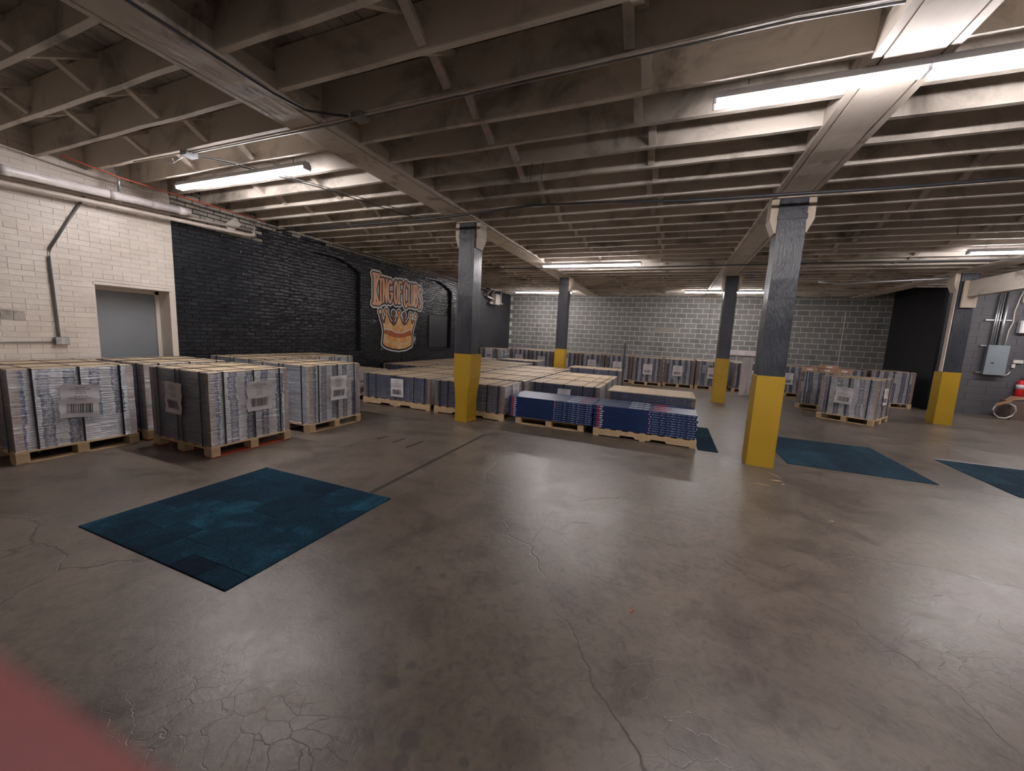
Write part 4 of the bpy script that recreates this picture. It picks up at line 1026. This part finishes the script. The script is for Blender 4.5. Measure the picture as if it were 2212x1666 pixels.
pipe('far_conduit',[(-3.2,6.3,2.13),(-1,6.45,2.12),(1.5,6.4,2.13),(4.2,6.4,2.13)],.014,'darkcable','thin dark line crossing the far ceiling','conduit')
pipe('bright_conduit',[(2.3,8.45,2.172),(2.6,8.3,2.12),(3.68,7.60,2.10)],.028,'steel','shiny steel tube meeting the right post top','conduit')
for i,(x,y) in enumerate(((-1.0,2.66),(-.92,2.66),(-2.9,3.52),(-2.83,3.52),(.05,4.4),(2.2,4.66),(-.25,4.66))):
    o=ob('hanging_wire',MB().tube([(x*H,y*H,3.62),(x*H+.006,y*H+.01,3.45),(x*H-.004,y*H,3.33),(x*H+.01,y*H,3.26)],.004,6).mesh('hanging_wire',M['darkcable'])); tag(o,['left of a pair of wires hanging left of centre, past the left girder','right of a pair of wires hanging left of centre, past the left girder','left wire of a pair hanging above the left loads','right wire of a pair hanging above the left loads','single wire hanging in front of the centre lamp','single wire hanging right of the nearest post','single wire hanging between the two nearest posts'][i],'wire')
# pull chain by the far wall
o=empty('pull_chain',(.80*H,10.3*H,.75*H)); tag(o,'pull chain with a small hook hanging in front of the block wall','chain')
ob('cord',MB().tube([(.0,0,2.32),(-.01,0,1.0),(.0,0,.08)],.006,6).mesh('cord',M['darkcable']),o); ob('hook',MB().tube([(0,0,.09),(.03,0,.05),(.02,0,0),(-.02,0,.0),(-.03,0,.03)],.010,6).mesh('hook',M['cream']),o)
# electrical cluster at the far left corner
o=empty('wall_cabinet',(-4.55*H,9.75*H,1.79*H)); tag(o,'pale metal box with bent pipes high in the far left corner','electrical box')
ob('cabinet_body',MB().bbox(-.06,-.22,-.02,.19,.22,.44,.01).mesh('cabinet_body',M['cream']),o)
ob('pipe_bend',MB().tube([(.08,-.22,.2),(.06,-.75,.26),(.06,-.85,.34),(.10,-.5,.6),(.2,0,.64),(1.2,.1,.64)],.035,10).mesh('pipe_bend',M['whitepipe'],True),o)
ob('pipe_bend',MB().tube([(.08,-.22,.36),(.08,-.4,.40),(.12,-.2,.58),(.3,.1,.60)],.028,10).mesh('pipe_bend',M['whitepipe'],True),o)
ob('drain_stub',MB().tube([(.03,-.5,.03),(.03,-.26,.03)],.05,10).mesh('drain_stub',M['creampipe'],True),o)
ob('valve_pipe',MB().tube([(.10,.5,.55),(.10,.5,.10),(.10,.62,.04)],.022,8).mesh('valve_pipe',M['cream'],True),o)
ob('valve_handle',MB().tube([(.10,.38,.10),(.10,.5,.08),(.10,.75,.09)],.016,8).mesh('valve_handle',M['cream'],True),o)
# standing metal post between the stacks and the far row
o=ob('standing_post',MB().prism([(-.028,-.03),(.028,-.03),(.028,-.022),(-.02,-.022),(-.02,.03),(-.028,.03)],0,1.53,'z').mesh('standing_post',M['darkcable']),None,(-.73*H,7.05*H,0)); tag(o,'thin upright metal angle post standing beyond the right navy stack','post')
# whitewashed boards
o=empty('leaning_boards',(1.46*H,9.02*H,0)); tag(o,'pair of upright whitewashed boards standing before the far row','boards')
ob('board',MB().bbox(-.13,-.02,0,.06,.02,1.22,.004).mesh('board',M['whiteboard']),o); ob('board',MB().bbox(.075,-.02,0,.17,.02,1.24,.004).mesh('board',M['whiteboard']),o)
o=ob('wall_plank',MB().bbox(1.30*H,0,1.22,1.95*H,.05,1.42,.006).mesh('wall_plank',M['whiteboard']),None,(0,YB-.07,0)); tag(o,'horizontal whitewashed plank on the block wall above the far row','board')
# ------------------------------------------------------------------ grey wall fittings
Y=YW
def wx(x,z): return (x*H,Y,z*H)
o=empty('electrical_panel',(5.15*H,Y-.012,.715*H)); tag(o,'grey electrical panel cabinet on the charcoal wall','electrical panel')
ob('cabinet_body',MB().bbox(-.20,-.13,0,.20,0,.79,.006).mesh('cabinet_body',M['panelgrey']),o)
d_=ob('panel_door',MB().bbox(-.215,-.145,-.01,.215,-.131,.80,.004).mesh('panel_door',M['panelgrey']),o); ob('latch',MB().box(-.10,-.155,.30,-.05,-.145,.33).mesh('latch',M['strapiron']),d_)
for x,r in ((-.14,.015),(-.10,.013),(-.05,.013),(.03,.034)):
    q=ob('riser_conduit',MB().tube([(x,-.05,.80),(x,-.05,1.4),(x+.01,-.05,2.25)],r,10).mesh('riser_conduit',M['steel'],True),o)
ob('yellow_cable',MB().tube([(.15,-.05,.80),(.17,-.04,1.2),(.22,-.05,1.45),(.20,-.05,1.7),(.26,-.04,2.1),(.30,-.04,2.25)],.013,8).mesh('yellow_cable',M['cream'],True),o)
for z in (0.02,.76,1.46): ob('strut_bracket',MB().box(-.32,-.04,z,-.20 if z<1 else .2,-.01,z+.035).mesh('strut_bracket',M['steel']),o)
ob('flex_conduit',MB().tube([(.21,-.05,.05),(.27,-.05,-.01),(.33,-.05,.03),(.36,-.05,.10)],.012,8).mesh('flex_conduit',M['whitepipe'],True),o)
o=ob('wall_switch',MB().bbox(-.035,-.04,0,.035,0,.10,.004).mesh('wall_switch',M['cream']),None,wx(5.41,.845)); tag(o,'small cream wall switch right of the electrical panel','switch')
o=ob('control_box',MB().bbox(-.10,-.05,0,.10,0,.09,.01).mesh('control_box',M['cream']),None,wx(5.455,.925)); tag(o,'small white horizontal box above the switch','control box')
o=ob('wall_lamp',MB().bbox(-.10,-.14,0,.18,0,.33,.02).mesh('wall_lamp',M['whitemetal']),None,wx(5.42,1.43)); tag(o,'white box-shaped wall lamp cut by the right edge','lamp')
o=ob('exit_box',MB().bbox(-.09,-.08,0,.10,0,.28,.01).mesh('exit_box',M['cream']),None,wx(5.40,1.93)); tag(o,'cream box high on the charcoal wall beneath the beam','sign box')
o=empty('fire_extinguisher',(5.52*H,Y-.10,.36*H)); tag(o,'red fire extinguisher with a white label hanging on the charcoal wall','fire extinguisher')
ob('cylinder',MB().lathe([(.02,0),(.07,.004),(.078,.03),(.078,.38),(.06,.43),(.025,.46),(.022,.48)],0,0,20).mesh('cylinder',M['red'],True),o)
ob('label_band',MB().lathe([(.0788,.22),(.0788,.34)],0,0,20).mesh('label_band',M['paper'],True),o); ob('valve_handle',MB().box(-.02,-.015,.48,.02,.015,.51).box(-.012,-.10,.50,.012,.02,.515).mesh('valve_handle',M['strapiron']),o)
ob('hose',MB().tube([(.02,0,.49),(.10,-.02,.48),(.12,-.02,.35),(.10,-.02,.15)],.010,8).mesh('hose',M['greycond'],True),o)
o=empty('waste_bin',(5.445*H,9.02*H,0)); tag(o,'brown and maroon open box of scrap at the right edge, under the fire extinguisher','bin')
ob('bin_body',MB().prism([(-.30,-.22),(-.02,-.22),(-.02,.2),(-.30,.2)],0,.50,'z').mesh('bin_body',M['brownbin']),o)
ob('bin_side',MB().bbox(-.018,-.22,0,.32,.2,.48,.004).mesh('bin_side',M['maroon']),o)
ob('scrap_card',MB().prism([(-.30,.50),(-.05,.56),(.2,.52),(.1,.60),(-.2,.62)],-.15,.05,'y').mesh('scrap_card',M['kraft']),o)
o=ob('hose_coil',MB().tube([(5.165*H+.30*math.cos(t/10*6.6+.4)*(.75),8.85*H+.03*math.sin(t),.24+.21*math.sin(t/10*6.6+.4)) for t in range(0,13)],.018,8).mesh('hose_coil',M['whitepipe'],True)); tag(o,'loop of white hose leaning by the waste bin','hose')
o=ob('card_strip',MB().box(-.16,-.01,0,.16,.01,.07).mesh('card_strip',M['kraft']),None,(5.12*H,8.80*H,.42),(0,-.45,0)); tag(o,'strip of cardboard resting on the hose loop','cardboard')

# ------------------------------------------------------------------ the person taking the picture: only a blurred fingertip reaches into view
CM=cam.matrix_world.copy()
def cl_(x,y,z): return CM@Vector((x,y,z))
r1=Vector((-1.322,-.7256,-1)); r2_=Vector((-.9038,-.9958,-1)); dfin=.018
pn=r1.cross(r2_).normalized()
if pn.dot(Vector((-1,-1,0)))<0: pn=-pn
ax=(r2_-r1).normalized(); base=r1*dfin+pn*.0077
fp_=lambda t: base+ax*t
V=[];E_=[];Rr=[];
def jn(p,r,par=None):
    V.append(tuple(p)); Rr.append(r if isinstance(r,tuple) else (r,r))
    if par is not None: E_.append((par,len(V)-1))
    return len(V)-1
bx_=Vector((-fw.x,-fw.y,0)).normalized(); sx_=Vector((rt.x,rt.y,0)).normalized()
C0=bx_*.46
def W(s_,b_,z): return C0+sx_*s_+bx_*b_+Vector((0,0,z))
pel=jn(W(0,0,.96),(.155,.115))
ab=jn(W(0,0,1.10),(.14,.10),pel); ch=jn(W(0,.0,1.30),(.165,.115),ab); nb_=jn(W(0,.01,1.46),(.075,.07),ch); nk=jn(W(0,0,1.53),.055,nb_); hd0=jn(W(0,-.02,1.60),(.068,.078),nk); hd=jn(W(0,-.02,1.69),(.075,.092),hd0); ht=jn(W(0,-.01,1.76),(.06,.075),hd)
for sd in (-1,1):
    hp=jn(W(sd*.09,0,.88),(.095,.10),pel); kn=jn(W(sd*.11,-.01,.50),.06,hp); cf=jn(W(sd*.115,.01,.32),.055,kn); an=jn(W(sd*.12,.02,.09),.04,cf); he=jn(W(sd*.12,.03,.045),.042,an); toe=jn(W(sd*.14,-.19,.035),(.045,.032),he)
    sh=jn(W(sd*.19,0,1.41),.062,ch); 
    if sd<0:
        el=jn(W(-.30,-.12,1.20),.045,sh); wr_=cl_(-.125,-.075,.075); fa=jn((Vector(V[el])+wr_)/2,.038,el); wi=jn(wr_,(.026,.022),fa)
        pm_=jn(cl_(-.105,-.055,.045),(.030,.020),wi); pk_=jn(cl_(-.088,-.035,.028),(.028,.016),pm_)
        a=jn(cl_(-.066,.002,.012),.0095,pk_); a=jn(cl_(*fp_(-.022)),.0088,a); a=jn(cl_(*fp_(.004)),.0083,a); a=jn(cl_(*fp_(.024)),.0075,a); jn(cl_(*fp_(.031)),.0055,a)
        for k,(dy,l) in enumerate(((-.030,1.0),(-.048,.95),(-.064,.78))):
            a=jn(cl_(-.082-.004*k,-.035+dy,.020),.0088,pm_ if k else pk_); a=jn(cl_(-.066,-.035+dy,-.004),.0082,a); a=jn(cl_(-.066+.024*l,-.038+dy,-.010),.0076,a); jn(cl_(-.066+.042*l,-.040+dy,-.008),.0062,a)
        a=jn(cl_(-.095,-.030,.050),.013,pm_); a=jn(cl_(-.066,-.012,.040),.0105,a); jn(cl_(-.038,-.006,.032),.0085,a)
    else:
        el=jn(W(.30,-.12,1.20),.045,sh); wr_=cl_(.235,-.075,.075); fa=jn((Vector(V[el])+wr_)/2,.038,el); wi=jn(wr_,(.026,.022),fa)
        pm_=jn(cl_(.205,-.055,.045),(.030,.020),wi); pk_=jn(cl_(.188,-.035,.028),(.028,.016),pm_)
        for k,(dy,l) in enumerate(((.020,1.0),(-.005,1.1),(-.025,1.0),(-.042,.8))):
            a=jn(cl_(.182,-.035+dy,.020),.0088,pk_); a=jn(cl_(.166,-.035+dy,-.002),.0082,a); a=jn(cl_(.166-.024*l,-.038+dy,-.006),.0076,a); jn(cl_(.166-.042*l,-.040+dy,-.006),.0062,a)
        a=jn(cl_(.195,-.030,.050),.013,pm_); a=jn(cl_(.166,-.012,.040),.0105,a); jn(cl_(.140,-.006,.032),.0085,a)
me=D_.meshes.new('person_body'); me.from_pydata(V,E_,[]); po=D_.objects.new('person_body',me); COL.objects.link(po)
md=po.modifiers.new('skin','SKIN')
for i,r_ in enumerate(Rr): me.skin_vertices[0].data[i].radius=r_
for i in range(len(V)): me.skin_vertices[0].data[i].use_root=(i==0)
md.use_smooth_shade=True
sb=po.modifiers.new('sub','SUBSURF'); sb.levels=2; sb.render_levels=2
dg=bpy.context.evaluated_depsgraph_get(); em=D_.meshes.new_from_object(po.evaluated_get(dg)); D_.objects.remove(po)
mt,nt,bs=NT('skin'); bs.inputs['Base Color'].default_value=(.29,.088,.088,1); bs.inputs['Roughness'].default_value=.5
bs.inputs['Subsurface Weight'].default_value=.25; bs.inputs['Subsurface Radius'].default_value=(1,.25,.15); bs.inputs['Subsurface Scale'].default_value=.006; M['skin']=mt
M['cloth']=pm('dark_work_clothes',(.03,.035,.05),(.05,.055,.07),8,.85)
em.materials.clear(); em.materials.append(M['skin']); em.materials.append(M['cloth'])
ci=cl_(0,0,0)
for p in em.polygons:
    c=p.center; near=(Vector(c)-cl_(.055,-.03,.02)).length
    p.material_index = 0 if (c.z>1.50 and near>.3) or near<.185 else 1
    p.use_smooth=True
pr=empty('person',(C0.x,C0.y,0)); tag(pr,'blurred pink fingertip of the person taking the picture, filling the lower left corner','person')
ob('body',em,pr,(-C0.x,-C0.y,0))
hb=MB().lathe([(.02,.0),(.085,.01),(.098,.06),(.085,.12),(.04,.15),(.01,.155)],0,0,20); o=ob('hair',hb.mesh('hair',M['strapiron'],True),pr,tuple(W(0,.015,1.675)-C0))
for sd in (-1,1):
    ob('eye',MB().lathe([(.003,-.011),(.010,-.006),(.012,0),(.010,.006),(.003,.011)],0,0,10).mesh('eye',M['whitemetal'],True),pr,tuple(W(sd*.032,-.088,1.665)-C0))
    ob('ear',MB().lathe([(.004,-.03),(.014,-.015),(.016,.01),(.008,.03)],0,0,8).mesh('ear',M['skin'],True),pr,tuple(W(sd*.078,.0,1.655)-C0))
ob('nose',MB().lathe([(.014,-.022),(.012,-.01),(.005,.02)],0,0,8).mesh('nose',M['skin'],True),pr,tuple(W(0,-.102,1.645)-C0))
ph=ob('phone',MB().bbox(-.035,-.060,.0,.130,.018,.008,.003).mesh('phone',M['strapiron'])); ph.matrix_world=CM@Matrix.Translation((0,0,.004)); tag(ph,'dark phone held by the person taking the picture','phone')
